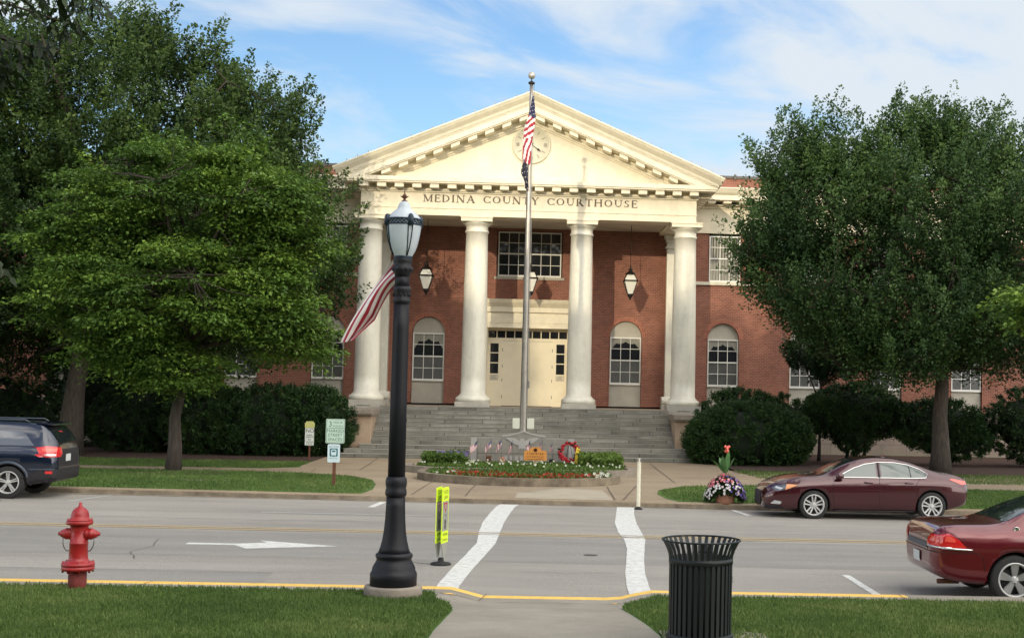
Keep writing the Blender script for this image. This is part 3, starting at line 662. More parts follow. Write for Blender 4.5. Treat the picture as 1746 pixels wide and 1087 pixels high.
# pediment
AP = 15.32; SL = .4222
def rk(off, x): return AP-off-SL*abs(x)
pd = MB()
zt = 11.575
hw_ = (AP-1.1-zt)/SL
pd.prism_y([(-hw_-1.2, zt), (hw_+1.2, zt), (0, rk(.55, 0))], 57.62, 58.3)
P(pd, 'tympanum', ['cream'])
pb = MB(); pb.box(-6.9, 6.9, 57.50, 57.62, zt, zt+.30); pb.box(-6.8, 6.8, 57.56, 57.62, zt+.30, zt+.33); P(pb, 'tympanum_base', ['cream'])
for s in (-1, 1):
    r_ = MB()
    def band(o0, o1, y0, y1, xe, mb=r_, y0b=None):
        # band following the rake between vertical offsets o0 (top) and o1 (bottom)
        y0b = y0 if y0b is None else y0b
        v = [(0, y0, rk(o0, 0)), (s*xe, y0, rk(o0, xe)), (s*xe, y0b, rk(o1, xe)), (0, y0b, rk(o1, 0)), (0, y1, rk(o0, 0)), (s*xe, y1, rk(o0, xe)), (s*xe, y1, rk(o1, xe)), (0, y1, rk(o1, 0))]
        mb.add(v, [(0, 1, 2, 3), (7, 6, 5, 4), (0, 4, 5, 1), (1, 5, 6, 2), (2, 6, 7, 3), (3, 7, 4, 0)])
    band(.0, .06, 56.34, 58.6, 8.22); band(.06, .17, 56.36, 58.6, 8.18, y0b=56.42); band(.17, .34, 56.42, 58.6, 8.10, y0b=56.58); band(.34, .46, 56.58, 58.6, 8.0, y0b=56.62)
    def fas(o0, o1, y0, y1):
        # stops on the horizontal cornice
        pts = []
        def xz(o): return (AP-o-zt)/SL
        xa, xb = min(7.94, xz(o0)), min(7.94, xz(o1))
        r_.prism_y([(0, rk(o0, 0)), (s*xa, rk(o0, xa))]+([(s*xa, zt)] if xa > 7.9 else [])+[(s*xb, rk(o1, xb)), (0, rk(o1, 0))], y0, y1)
    fas(.46, .52, 56.66, 58.6); fas(.52, .80, 56.70, 58.6); fas(.80, .86, 56.76, 57.7); fas(.86, 1.0, 57.38, 57.7); fas(1.0, 1.14, 57.46, 57.7); fas(1.14, 1.22, 57.55, 57.7)
    rko = P(r_, 'raking_cornice', ['cream'], fix=True)
    for i in range(10):
        xc = .35+.715*i; x0, x1 = xc-.185, xc+.185
        if rk(1.0, x1) < zt+.02: continue
        v = [(s*x, y, rk(o, x)) for y in (56.84, 57.40) for x, o in ((x0, .865), (x1, .865), (x1, 1.03), (x0, 1.03))]
        rmod = MB(); rmod.add(v, [(0, 1, 2, 3), (7, 6, 5, 4), (0, 4, 5, 1), (1, 5, 6, 2), (2, 6, 7, 3), (3, 7, 4, 0)])
        P(rmod, 'modillion', ['cream'], rko, fix=True)
rf = MB()
for s in (-1, 1):
    rf.add([(0, 56.5, AP+.02), (s*8.2, 56.5, AP+.02-SL*8.2), (s*8.2, 70, AP+.02-SL*8.2), (0, 70, AP+.02)], [(0, 1, 2, 3)])
rf.box(-26.5, 26.5, 63.8, 80, 12.6, 12.7)
P(rf, 'roof', ['roof_grey'])
bl = MB()
for s in (-1, 1):
    for i in range(19):
        x = s*(.25+.435*i); z = rk(0, abs(x)); bl.lathe([(.012, 0), (.010, .04), (.022, .06), (.02, .10), (0, .12)], (x, 56.45, z), 6)
P(bl, 'roof_bulbs', ['bulb'])
# wing entablatures
for s in (-1, 1):
    e = MB(); a, b = sorted((s*7.14, s*27.1))
    e.box(a, b, WY-.10, WY+.4, 10.22, 10.62); e.box(a, b, WY-.06, WY+.4, 10.62, 11.42); e.box(a, b, WY-.14, WY+.4, 11.38, 11.5)
    e.box(a, b, WY-.30, WY+.4, 11.5, 11.58)
    x0, x1 = sorted((s*7.97, s*27.2))
    e.box(x0, x1, WY-1.0, WY+.4, 11.68, 11.93); e.prism_x([(WY-1.05, 11.93), (WY-1.12, 12.0), (WY-1.25, 12.2), (WY-1.22, 12.24), (WY+.8, 12.24), (WY+.8, 11.93)], x0, x1)
    for i in range(26):
        x = s*(8.35+.735*i)
        if abs(x) < 27: e.box(x-.18, x+.18, WY-.86, WY-.05, 11.55, 11.68)
    for i in range(13): x = s*(8.6+1.0*i); e.box(x-.03, x+.03, WY-1.22, WY-1.1, 12.24, 12.34)
    P(e, 'wing_entablature', ['cream'])
# clock
c = MB(); c.lathe([(.82, 0), (.82, .09), (.76, .10), (.74, .05), (.0, .05)], (0.0, 57.62, 13.23), 48, 0, axis='y'); cf = P(c, 'clock', ['clock_face'])
c = MB(); zc = 13.23; yc = 57.55
for k in range(12):
    a = math.pi*k/6; ra, rb = (.50, .66)
    if k % 3 == 0:
        for j in (-1, 0, 1):
            q = Vector((math.sin(a), math.cos(a))); p = Vector((q.y, -q.x))
            c.bar((q.x*.52+p.x*j*.05, yc, zc+q.y*.52+p.y*j*.05), (q.x*.65+p.x*j*.05, yc, zc+q.y*.65+p.y*j*.05), .022, .01)
    else: c.bar((math.sin(a)*ra, yc, zc+math.cos(a)*ra), (math.sin(a)*rb, yc, zc+math.cos(a)*rb), .022, .01)
P(c, 'clock_numerals', ['cap_stone'], cf)
c = MB(); am = math.pi*2*21/60; ah = math.pi*2*7.35/12
for a, L_, w_ in ((am, .5, .05), (ah, .36, .07)):
    c.bar((-.1*math.sin(a), yc-.015, zc-.1*math.cos(a)), (L_*.75*math.sin(a), yc-.015, zc+L_*.75*math.cos(a)), w_*.6, .012)
    q = (math.sin(a), math.cos(a)); p = (q[1], -q[0])
    c.prism_y([(q[0]*L_+0, zc+q[1]*L_), (q[0]*L_*.7+p[0]*w_, zc+q[1]*L_*.7+p[1]*w_), (q[0]*L_*.5, zc+q[1]*L_*.5), (q[0]*L_*.7-p[0]*w_, zc+q[1]*L_*.7-p[1]*w_)], yc-.03, yc-.02)
P(c, 'clock_hands', ['dark_metal'], cf)
# incised roman lettering
def letters():
    mb = MB(); TK, TN, SF = .15, .065, .045
    def st(x0, y0, x1, y1, w): return ('l', x0, y0, x1, y1, w)
    def sf(x, y, hw=.15): return ('l', x-hw, y, x+hw, y, SF)
    def arc(cx, cy, rx, ry, a0, a1, w0, w1): return ('a', cx, cy, rx, ry, a0, a1, w0, w1)
    t = .5*SF; G = {}
    G['M'] = (1.02, [st(.15, 0, .15, 1, TN), st(.15, 1, .52, .05, TK), st(.52, .05, .88, 1, TN), st(.88, 0, .88, 1, TK), sf(.15, t), sf(.88, t), sf(.12, 1-t, .12), sf(.92, 1-t, .12)])
    G['E'] = (.66, [st(.15, 0, .15, 1, TK), st(.12, 1-t, .60, 1-t, TN), st(.15, .52, .50, .52, TN), st(.08, t, .63, t, TN), st(.60, 1, .60, .80, SF), st(.63, 0, .65, .22, SF), st(.50, .42, .50, .62, SF)])
    G['D'] = (.86, [st(.15, 0, .15, 1, TK), arc(.30, .5, .50, .47, -90, 90, TN, TK), st(.05, t, .3, t, TN), st(.05, 1-t, .3, 1-t, TN)])
    G['I'] = (.34, [st(.17, 0, .17, 1, TK), sf(.17, t, .17), sf(.17, 1-t, .17)])
    G['N'] = (.92, [st(.15, 0, .15, 1, TN), st(.13, 1, .78, 0, TK), st(.78, 0, .78, 1, TN), sf(.15, t), sf(.12, 1-t, .14), sf(.80, 1-t)])
    G['A'] = (.90, [st(.12, 0, .45, 1, TN), st(.43, 1, .78, 0, TK), st(.25, .36, .66, .36, TN), sf(.12, t, .14), sf(.78, t, .15)])
    G['C'] = (.84, [arc(.48, .5, .42, .47, 42, 318, TN, TK), st(.80, .98, .80, .72, SF), st(.80, .02, .80, .26, SF)])
    G['O'] = (.94, [arc(.47, .5, .42, .47, 0, 360, TN, TK)])
    G['U'] = (.88, [st(.16, .35, .16, 1, TK), arc(.45, .36, .29, .33, 180, 360, TK, TN), st(.74, .35, .74, 1, TN), sf(.16, 1-t), sf(.74, 1-t)])
    G['T'] = (.78, [st(.39, 0, .39, 1, TK), st(.05, 1-t, .73, 1-t, TN), st(.05, 1, .05, .78, SF), st(.73, 1, .73, .78, SF), sf(.39, t)])
    G['Y'] = (.82, [st(.12, 1, .42, .48, TK), st(.72, 1, .42, .48, TN), st(.42, 0, .42, .5, TK), sf(.12, 1-t, .14), sf(.72, 1-t, .12), sf(.42, t)])
    G['R'] = (.84, [st(.16, 0, .16, 1, TK), arc(.32, .75, .27, .23, -90, 90, TN, TK), st(.1, 1-t, .32, 1-t, TN), st(.16, .5, .36, .5, TN), st(.38, .5, .74, 0, TK), sf(.16, t), sf(.78, t, .08)])
    G['H'] = (.92, [st(.16, 0, .16, 1, TK), st(.76, 0, .76, 1, TK), st(.16, .52, .76, .52, TN), sf(.16, t), sf(.76, t), sf(.16, 1-t), sf(.76, 1-t)])
    G['S'] = (.64, [arc(.32, .73, .23, .23, 40, 270, TN, TK), arc(.32, .27, .24, .25, -140, 90, TN, TK), st(.54, .98, .54, .74, SF), st(.08, .02, .08, .26, SF)])
    words = 'MEDINA  COUNTY  COURTHOUSE'; H = .31; gap = .15
    tot = sum(.34 if c == ' ' else G[c][0]+gap for c in words)-gap
    sxx = (9.12/H)/tot; x = -4.54; z0 = 10.625; yf = 57.412
    for ch_ in words:
        if ch_ == ' ': x += .34*sxx*H; continue
        wd, sts = G[ch_]
        for q in sts:
            if q[0] == 'l':
                _, a, b, c_, d, w_ = q
                mb.bar((x+a*H*sxx, yf, z0+b*H), (x+c_*H*sxx, yf, z0+d*H), w_*H*1.35, .03+random.random()*.004)
            else:
                _, cx_, cy_, rx, ry, a0, a1, w0, w1 = q; n = 16
                prev = None
                for i in range(n+1):
                    a = R(a0+(a1-a0)*i/n); wd_ = (w0+(w1-w0)*abs(math.cos(a)))*H*1.35
                    ci, si = math.cos(a), math.sin(a)
                    o_ = (x+(cx_+rx*ci)*H*sxx, z0+(cy_+ry*si)*H); i_ = (o_[0]-ci*wd_, o_[1]-si*wd_*.7)
                    if prev: mb.prism_y([prev[0], o_, i_, prev[1]], yf-.011, yf+.011)
                    prev = (o_, i_)
        x += (wd+gap)*sxx*H
    return mb
P(letters(), 'frieze_lettering', ['letter'], fix=True)
# hanging lanterns
def lantern():
    t = thing('lantern', (0, 0, 0), 'x', 'lantern', 'glass lanterns hanging in the portico'); a = MB(); n = 4; ph = .5
    a.lathe([(.24, .30), (.245, .33), (.10, .45), (.07, .50), (.12, .53), (.05, .58), (.03, .66), (.05, .69), (0, .72)], n=8)
    a.lathe([(.46, .0), (.48, .02), (.44, .05), (.40, .06)], n=4, phase=.5, sm=False, cap=False)
    a.lathe([(.16, -.62), (.20, -.60), (.18, -.56), (.14, -.55)], n=4, phase=.5, sm=False, cap=False); a.lathe([(0, -.86), (.03, -.80), (.05, -.74), (.11, -.68), (.12, -.62)], n=8)
    for k in range(4):
        an = math.pi/2*(k+.5); c, s = math.cos(an), math.sin(an)
        a.bar((.41*c, .41*s, .0), (.165*c, .165*s, -.57), .03, .03); a.bar((.42*c, .42*s, .05), (.235*c, .235*s, .31), .025, .025)
    a.tube([(0, 0, .7), (0, 0, 2.55)], .014, 5)
    a.build('frame', ['dark_metal'], t)
    g = MB(); g.lathe([(.37, .05), (.21, .30)], n=4, phase=.5, sm=False); g.lathe([(.15, -.56), (.385, .0)], n=4, phase=.5, sm=False); g.build('lantern_glass', ['lantern_glass'], t)
    return t
l0 = lantern()
for k, (x, lb) in enumerate(((-4.54, 'white glass lantern hanging between the two left columns, left of the door'), (0.08, 'white glass lantern hanging in front of the upper middle window above the door'), (4.54, 'white glass lantern hanging between the two right columns, right of the door'))):
    o = l0 if k == 0 else copy_tree(l0); o.location = (x, 60.2, 7.68); o['label'] = lb
# ------------------------------------------------------------------ flagpole and flags
fp = thing('flagpole', (0.0, 49.2, .05), 'tall tapered steel flagpole with ball finial standing before the courthouse steps', 'flagpole')
a = MB(); a.lathe([(.22, 0), (.20, .1), (.135, .14)]+[(.135-.075*(i/12)**1.4, .14+(13.75*i/12)) for i in range(13)], n=20); a.build('pole', ['steel'], fp)
a = MB(); a.lathe([(.06, 13.88), (.12, 13.9), (.12, 13.96), (.05, 14.0), (.02, 14.02), (.02, 14.12)], n=16); a.build('truck', ['dark_metal'], fp)
a = MB(); a.lathe([(0, 14.08)]+[(.135*math.sin(math.pi*i/12), 14.215-.135*math.cos(math.pi*i/12)) for i in range(1, 12)]+[(0, 14.35)], n=20); a.build('ball', ['ball'], fp)
a = MB(); a.tube([(.10, -.02, 13.9), (.115, -.05, 10), (.16, -.05, 3.2), (.15, -.03, 2.9)], .008, 5); a.box(.13, .19, -.06, -.02, 2.75, 3.0); a.build('halyard', ['chain'], fp)
a = MB(); a.lathe([(.105, 4.45), (.115, 4.46), (.115, 4.5), (.1, 4.51)], n=16); a.build('collar', ['dark_metal'], fp)
for s in (-1, 1):
    a = MB(); a.box(s*.26-.13, s*.26+.13, -.10, .06, 1.28, 1.66); a.box(s*.14-.04, s*.14+.04, -.03, .03, 1.42, 1.50, 1); a.build('floodlight', ['flood', 'dark_metal'], fp, bevel=.02)
def flag_mesh(nu, nv, posf, canton=True, mats=('red', 'white_cloth', 'navy'), dark=False):
    mb = MB()
    for j in range(nv+1):
        for i in range(nu+1): mb.v.append(tuple(posf(i/nu, j/nv)))
    for j in range(nv):
        for i in range(nu):
            u, v = (i+.5)/nu, (j+.5)/nv; k = j*(nu+1)+i; stripe = int(v*13); mi = stripe % 2
            if dark: mi = 2
            elif canton and u < .4 and v < 7/13:
                mi = 2
            if mi == 2 and (i % 3 == 1) and (j % 4 == 1): mi = 1
            mb.f.append([k, k+1, k+nu+2, k+nu+1]); mb.m.append(mi); mb.s.append(True)
    return mb
def hanging(z0, z1, x0, x1, wf, nv, nu, colf, seed):
    mb = MB()
    for j in range(nv+1):
        t = j/nv; z = z0+(z1-z0)*t; xc = x0+(x1-x0)*t+.02*math.sin(t*7+seed); hw2 = wf(t)
        for i in range(nu+1):
            s_ = -1+2*i/nu; x = xc+s_*hw2+.012*math.sin(9*t+5*s_); y = -.13-.055*math.cos(s_*math.pi/2)-.035*math.sin(s_*8+t*5+seed)
            mb.v.append((x, y, z+.05*s_*math.sin(t*5)))
    for j in range(nv):
        for i in range(nu):
            k = j*(nu+1)+i; mb.f.append([k, k+1, k+nu+2, k+nu+1]); mb.m.append(colf((j+.5)/nv, -1+2*(i+.5)/nu, i, j)); mb.s.append(True)
    return mb
def c1(t, s_, i, j):
    if t < .30+.05*s_: return 1 if (j % 4 == 1 and i % 4 == (j//4) % 2*2+1) else 2
    if t < .62: return int((t+.045*s_)*19) % 2
    return int((s_*1.9+t*9+5)) % 2 if t < .8 else int((s_*2.2+t*4+5)) % 2
def c2(t, s_, i, j): return 1 if (j % 5 == 2 and i % 4 == 1) else 2
f = hanging(13.45, 10.98, .07, -.14, lambda t: .045+.135*min(1, t*2.2)*(1-.25*max(0, t-.6)*2.5), 64, 16, c1, 0)
o = f.build('flag', ['red', 'white_cloth', 'navy'], loc=(0, 49.2, 0)); tag(o, 'limp striped flag with starry blue corner at the top of the tall flagpole', 'flag')
f = hanging(11.12, 10.02, -.20, -.10, lambda t: .115-.055*abs(t-.4)*2, 30, 10, c2, 2)
o = f.build('flag', ['red', 'white_cloth', 'navy_black'], loc=(0, 49.2, 0)); tag(o, 'small dark folded flag hanging low under the striped one on the flagpole', 'flag')
# ------------------------------------------------------------------ memorial wall and flower beds
mz = zfar(0, 46.9)
me_ = thing('memorial_wall', (0, 46.9, mz), 'grey stone memorial wall with a carved eagle and raised middle at the foot of the flagpole', 'memorial')
a = MB(); top = [(-1.62, 0), (-1.62, .98)]
pts = [(-1.72, 0), (1.80, 0), (1.80, 1.02), (.78, 1.05)]
for i in range(9):
    u = 1-i/8*2; pts.append((.04+.72*u, 1.10+.17*(1-abs(u))**1.6))
pts += [(-.70, 1.05), (-1.72, 1.02)]
a.prism_y([(p[0], p[1]) for p in pts], 0, .4); a.build('stone_slab', ['memorial_stone'], me_, bevel=.01)
a = MB()
for i in range(8):
    u0, u1 = 1-i/8*2, 1-(i+1)/8*2
    p0 = (.04+.74*u0, 1.10+.17*(1-abs(u0))**1.6); p1 = (.04+.74*u1, 1.10+.17*(1-abs(u1))**1.6)
    a.prism_y([(p0[0], p0[1]), (p0[0], p0[1]+.035), (p1[0], p1[1]+.035), (p1[0], p1[1])], -.02, .42)
a.build('coping', ['memorial_light'], me_, fix=True)
for x in (-1.66, 1.70):
    a = MB(); a.prism_y([(x-.10, 0), (x+.08, 0), (x+.06+.04*(x < 0), .9), (x+.1, 1.06), (x-.1, 1.06)], -.06, .0); a.build('pier', ['memorial_light'], me_, fix=True)
a = MB(); eg = [(0, .66), (.05, .72), (.10, .66), (.14, .72), (.10, .80), (.20, .84), (.34, .88), (.46, .98), (.58, 1.06), (.52, 1.08), (.40, 1.07), (.28, 1.06), (.16, 1.0), (.08, .96), (.07, 1.03), (.0, 1.06)]
a.prism_y(eg+[(-x, z) for x, z in eg[::-1][1:-1]], -.03, .0); a.build('carved_eagle', ['memorial_light'], me_, fix=True)
a = MB(); a.box(-1.55, 1.55, -.008, .0, .52, .535)
q = random.Random(3)
for k in range(7):
    x = -.55+.18*k; a.box(x-.05, x+.05, -.012, 0, .30, .44, 1)
a.build('inscription', ['coping', 'memorial_light'], me_)
def arc_wall(name, pts, th, h, m, label, cat, group=None):
    mb = MB(); n = len(pts)
    z0 = zfar(*pts[n//2])
    for i in range(n-1):
        (ax, ay), (bx, by) = pts[i], pts[i+1]
        d0 = Vector((pts[min(i+1, n-1)][0]-pts[max(i-1, 0)][0], pts[min(i+1, n-1)][1]-pts[max(i-1, 0)][1])).normalized(); d1 = Vector((pts[min(i+2, n-1)][0]-pts[i][0], pts[min(i+2, n-1)][1]-pts[i][1])).normalized()
        A = (ax-d0.y*th, ay+d0.x*th); B = (bx-d1.y*th, by+d1.x*th)
        za, zb = zfar(ax, ay), zfar(bx, by)
        v = [(ax, ay, za-.05), (bx, by, zb-.05), (*B, zb-.05), (*A, za-.05), (ax, ay, za+h), (bx, by, zb+h), (*B, zb+h), (*A, za+h)]
        mb.add(v, [(0, 1, 5, 4), (2, 3, 7, 6), (4, 5, 6, 7)]+([(0, 4, 7, 3)] if i == 0 else [])+([(1, 2, 6, 5)] if i == n-2 else []))
    o = mb.build(name, [m], fix=False); tag(o, label, cat, group); return o
lo = [(-2.95, 41.2), (-3.0, 40.2), (-2.9, 39.3), (-2.55, 38.45), (-2.0, 37.75), (-1.35, 37.2), (-.7, 36.9), (0, 36.78), (.7, 36.85), (1.4, 37.1), (2.0, 37.5), (2.55, 38.05), (2.85, 38.7), (2.95, 39.6)]
arc_wall('planter_kerb', lo, .22, .22, 'kerb_dirty', 'low curved concrete edging round the front flower bed with red blooms', 'garden edging')
hi = [(-3.75, 45.2), (-3.7, 43.6), (-3.0, 42.7), (-1.5, 42.2), (0, 42.0), (1.5, 42.1), (3.0, 42.3), (3.6, 42.8), (3.75, 44.5)]
arc_wall('planter_kerb', hi, .22, .22, 'cap_stone', 'straight low concrete edging along the rear flower bed below the memorial wall', 'garden edging')
sheet('soil', [(-2.75, 41.9), (-2.8, 39.4), (-1.9, 37.9), (-.7, 37.1), (.7, 37.05), (1.9, 37.7), (2.75, 38.8), (2.75, 42)], 'soil', .10, zfar)
sheet('soil', [(-3.5, 45.3), (-3.4, 43.7), (-1.5, 42.45), (1.5, 42.35), (3.3, 42.6), (3.6, 44.6), (3.3, 46.8), (-3.0, 46.8)], 'soil', .15, zfar)
# small stick flags in the bed
def stick_flag(x, y, h, w_, fold, seed):
    t = thing('stick_flag', (x, y, zfar(x, y)+.1), 'x', 'flag', 'little flags on sticks in the flower bed'); a = MB()
    a.tube([(0, 0, 0), (.005, 0, h)], .007, 5); a.lathe([(0, h+.03), (.012, h+.015), (0, h)], n=5); a.build('stick', ['coping'], t)
    q = random.Random(seed)
    def pf_(u, v):
        ang = u*fold*3+seed; return (-.02-u*w_+.012*math.sin(ang), .03*math.sin(ang*1.2+v*2)-.01, h-.04-v*.24-u*(.14+.08*(1-abs(1-u)))-.04*math.sin(u*3))
    flag_mesh(14, 26, pf_).build('cloth', ['red', 'white_cloth', 'navy'], t)
    return t
flb = [(-1.50, 'leftmost little flag, spread flat before the left pier of the memorial'), (-1.03, 'second little flag from the left, half furled before the grey memorial'), (-.68, 'third little flag from the left, twisted round its stick'), (-.31, 'fourth little flag from the left, narrow, just left of the carved eagle'),
       (.30, 'little flag right behind the left end of the orange wooden sign'), (.69, 'little flag behind the right end of the orange wooden sign'), (1.05, 'rightmost little flag, between the orange sign and the red wreath')]
for k, (x, lb) in enumerate(flb):
    t = stick_flag(x, 46.3-.1*(k % 3), .92+.03*((k*7) % 3), (.24, .20, .16, .11, .14, .12, .10)[k], (1, 2, 3, 3, 2, 3, 3)[k], k); t['label'] = lb
for k, (x, z, lb, m_) in enumerate(((-1.12, .30, 'small round rust coloured marker left in the bed under the second flag', 'rust'), (-.66, .26, 'small reddish cross-shaped marker in the bed under the third flag', 'terracotta'), (1.02, .22, 'small dark round bronze marker in the bed left of the wreath', 'dark_metal'))):
    a = MB(); a.tube([(0, 0, -.15), (0, 0, .08)], .01, 5); a.lathe([(0, -.012), (.085, -.012), (.095, 0), (.085, .012), (0, .012)], (0, 0, .14), 14, axis='y')
    for j in range(4): a.bar((0, -.02, .14), (.12*math.cos(j*math.pi/2+.78), -.02, .14+.12*math.sin(j*math.pi/2+.78)), .04, .01)
    o = a.build('grave_marker', [m_], loc=(x, 46.15, zfar(x, 46)+z-.06)); tag(o, lb, 'marker')
# wreath on a stand
wr = thing('wreath', (1.62, 46.2, zfar(1.6, 46)+.1), 'red flower wreath on a wire stand beside the right pier of the memorial', 'wreath')
a = MB(); q = random.Random(9)
for i in range(150):
    an = q.uniform(0, 6.283); 
    rr_ = .30+q.gauss(0, .035); c_ = (rr_*math.cos(an), q.uniform(-.07, .02), .52+rr_*math.sin(an))
    a.lathe([(0, -.03), (.04, -.02), (.055, .01), (.03, .03), (0, .02)], c_, 6, 0 if q.random() < .8 else 1)
a.build('ring', ['wreath_red', 'leaf_yew'], wr); a = MB(); a.tube([(-.2, .1, 0), (0, .03, .85)], .008, 5); a.tube([(.2, .1, 0), (0, .03, .85)], .008, 5); a.build('wire_stand', ['dark_metal'], wr)
a = MB(); a.prism_y([(.17, .12), (.30, .12), (.33, .5), (.36, .66), (.24, .72), (.20, .5)], -.11, -.09); a.build('ribbon', ['pot_leafgold'], wr, fix=True)
# orange wooden sign
ws = thing('wooden_sign', (.46, 44.2, zfar(.4, 44)+.12), 'small orange wooden sign on a post in the flower bed', 'sign')
a = MB(); pl = [(-.36, .30), (.36, .30), (.37, .44), (.35, .60), (.19, .61), (.17, .69), (.08, .72), (-.08, .72), (-.18, .68), (-.20, .61), (-.35, .60), (-.37, .44)]
a.prism_y(pl, -.03, .0); a.build('board', ['wood_orange'], ws, bevel=.006)
a = MB(); a.box(-.05, .05, .0, .05, -.1, .32); a.build('post', ['sandstone'], ws)
a = MB(); a.lathe([(.065, -.004), (.065, .004), (.035, .004), (.035, -.004)], (0, -.034, .63), 16, axis='y')
q = random.Random(11)
for zz, hh, n in ((.51, .06, 8), (.41, .05, 10), (.33, .03, 13)):
    for i in range(n):
        x = -.28+.56*(i+.5)/n; a.box(x-.2/n, x-.08/n, -.036, -.03, zz-hh/2, zz+hh/2); a.box(x-.2/n, x+.14/n, -.036, -.03, zz+(hh/2-.012)*q.choice((-1, 1, 0)), zz+.012+(hh/2-.012)*q.choice((0, .5)))
a.build('lettering', ['wood_ink'], ws)
# ------------------------------------------------------------------ street furniture
def put(x, y, zf=gz, dz=0): return (x, y, zf(x, y)+dz)
lx, ly = -1.27, 16.9; lz = znear(lx, ly)
lp = thing('street_lamp', (lx, ly, lz), 'tall black fluted street lamp with frosted acorn globe on a round concrete footing', 'street lamp')
a = MB(); a.lathe([(.355, -.1), (.355, .12), (.345, .14), (.28, .145)], n=40); a.build('footing', ['cap_stone'], lp)
a = MB(); a.lathe([(.285, .14), (.287, .28), (.275, .31), (.265, .32), (.262, .36), (.235, .41), (.218, .44), (.212, .47), (.226, .49), (.226, .52), (.205, .54)], n=32)
a.lathe([(.20, .53), (.175, .60), (.150, .70), (.134, .82), (.124, .95), (.118, 1.10), (.114, 1.22)], n=32, flute=.07)
a.lathe([(.112, 1.22), (.128, 1.24), (.132, 1.27), (.128, 1.31), (.120, 1.33), (.130, 1.37), (.132, 1.41), (.124, 1.45), (.108, 1.47)], n=32); a.build('base', ['lamp_black'], lp)
a = MB(); a.lathe([(.106, 1.45), (.102, 2.4), (.098, 3.3), (.094, 3.62)], n=32, flute=.10)
a.lathe([(.094, 3.60), (.108, 3.62), (.110, 3.65), (.098, 3.67), (.10, 3.74), (.112, 3.77), (.11, 3.80), (.094, 3.82)], n=32)
a.lathe([(.092, 3.80), (.088, 3.96)], n=32, flute=.1)
a.lathe([(.088, 3.94), (.10, 3.97), (.125, 4.02), (.122, 4.06), (.105, 4.08), (.115, 4.12), (.118, 4.15), (.108, 4.19)], n=32)
q = random.Random(2)
for k in range(12):
    an = k*math.pi/6; c, s = math.cos(an), math.sin(an); a.lathe([(0, -.03), (.022, -.01), (.018, .02), (0, .035)], (.115*c, .115*s, 4.03), 6); a.lathe([(0, -.025), (.016, 0), (0, .03)], (.104*c, .104*s, 3.71), 6)
a.build('pole', ['lamp_black'], lp)
a = MB(); a.lathe([(.103, 4.17), (.118, 4.20), (.150, 4.26), (.168, 4.31), (.184, 4.37), (.203, 4.47), (.214, 4.56), (.2165, 4.61)], n=40)
a.lathe([(.2165, 4.61), (.214, 4.645), (.202, 4.675), (.178, 4.705), (.148, 4.735), (.110, 4.765), (.088, 4.785), (.078, 4.81), (.070, 4.84), (.056, 4.865), (.034, 4.88)], n=40); a.build('globe', ['lamp_glass'], lp)
a = MB(); a.lathe([(.218, 4.575), (.227, 4.58), (.227, 4.593), (.218, 4.597)], n=40, cap=False); a.lathe([(.218, 4.64), (.226, 4.645), (.226, 4.658), (.216, 4.662)], n=40, cap=False)
for k in range(28):
    an = 2*math.pi*k/28; an2 = 2*math.pi*(k+1)/28
    for (za, zb) in ((4.597, 4.642), (4.642, 4.597)): a.bar((.222*math.cos(an), .222*math.sin(an), za), (.222*math.cos(an2), .222*math.sin(an2), zb), .011, .008)
for k in range(4):
    an0 = R(-62)+k*math.pi/2
    for d in (-.13, .13):
        pts = [(.124, 4.20, .35), (.155, 4.26, .5), (.190, 4.37, .75), (.209, 4.47, .9), (.220, 4.56, 1.0), (.222, 4.64, 1.0)]
        a.tube([(r*math.cos(an0+d*t), r*math.sin(an0+d*t), z) for r, z, t in pts], .0062, 6)
    c, s_ = math.cos(an0), math.sin(an0); a.lathe([(.036, 4.565), (.038, 4.63), (.036, 4.67), (.026, 4.70), (0, 4.715)], (.218*c, .218*s_, 0), 8)
a.lathe([(.108, 4.155), (.116, 4.17), (.116, 4.20), (.108, 4.21)], n=32, cap=False); a.build('globe_frame', ['lamp_band'], lp)
a = MB(); a.lathe([(.036, 4.875), (.034, 4.89), (.018, 4.90), (.014, 4.915), (.024, 4.925), (.034, 4.94), (.024, 4.96), (.010, 4.975), (.006, 5.01), (0, 5.035)], n=14)
for k in range(4):
    c, s_ = math.cos(k*math.pi/2), math.sin(k*math.pi/2); a.tube([(.02*c, .02*s_, 4.93), (.045*c, .045*s_, 4.945), (.05*c, .05*s_, 4.95)], [.010, .006, .003], 5)
a.build('finial', ['rust'], lp)
a = MB(); a.tube([(.02, .09, 3.62), (-.02, .16, 3.78), (-.10, .24, 4.2), (-.13, .27, 4.36)], .011, 6); a.build('flag_bracket', ['lamp_black'], lp)
# flag blown off the lamp bracket, down to the left
def lampflag(u, v):
    # u along the length (0 at the top), v across
    import math as m_
    p0 = Vector((-.10, 0, 4.37)); p1 = Vector((.03, 0, 4.04))        # hoist edge (relative to the lamp foot)
    q0 = Vector((-.755, 0, 3.245)); q1 = Vector((-.60, 0, 3.27))
    a_ = p0.lerp(q0, u); b_ = p1.lerp(q1, u)
    sag = m_.sin(u*m_.pi)
    a_ += Vector((-.055, 0, .10))*sag*.4; b_ += Vector((.03, 0, -.03))*sag+Vector((-.04, 0, .10))*m_.sin(min(1, u*1.6)*m_.pi)
    p = a_.lerp(b_, v)
    p.y = .22+.06*m_.sin(u*6+v*5)+.05*m_.sin(v*9+u*2)*(.3+u)
    p.x += .018*m_.sin(v*8+u*5)*u
    return p
fm = MB(); nu, nv = 40, 26
for j in range(nv+1):
    for i in range(nu+1): fm.v.append(tuple(lampflag(i/nu, j/nv)))
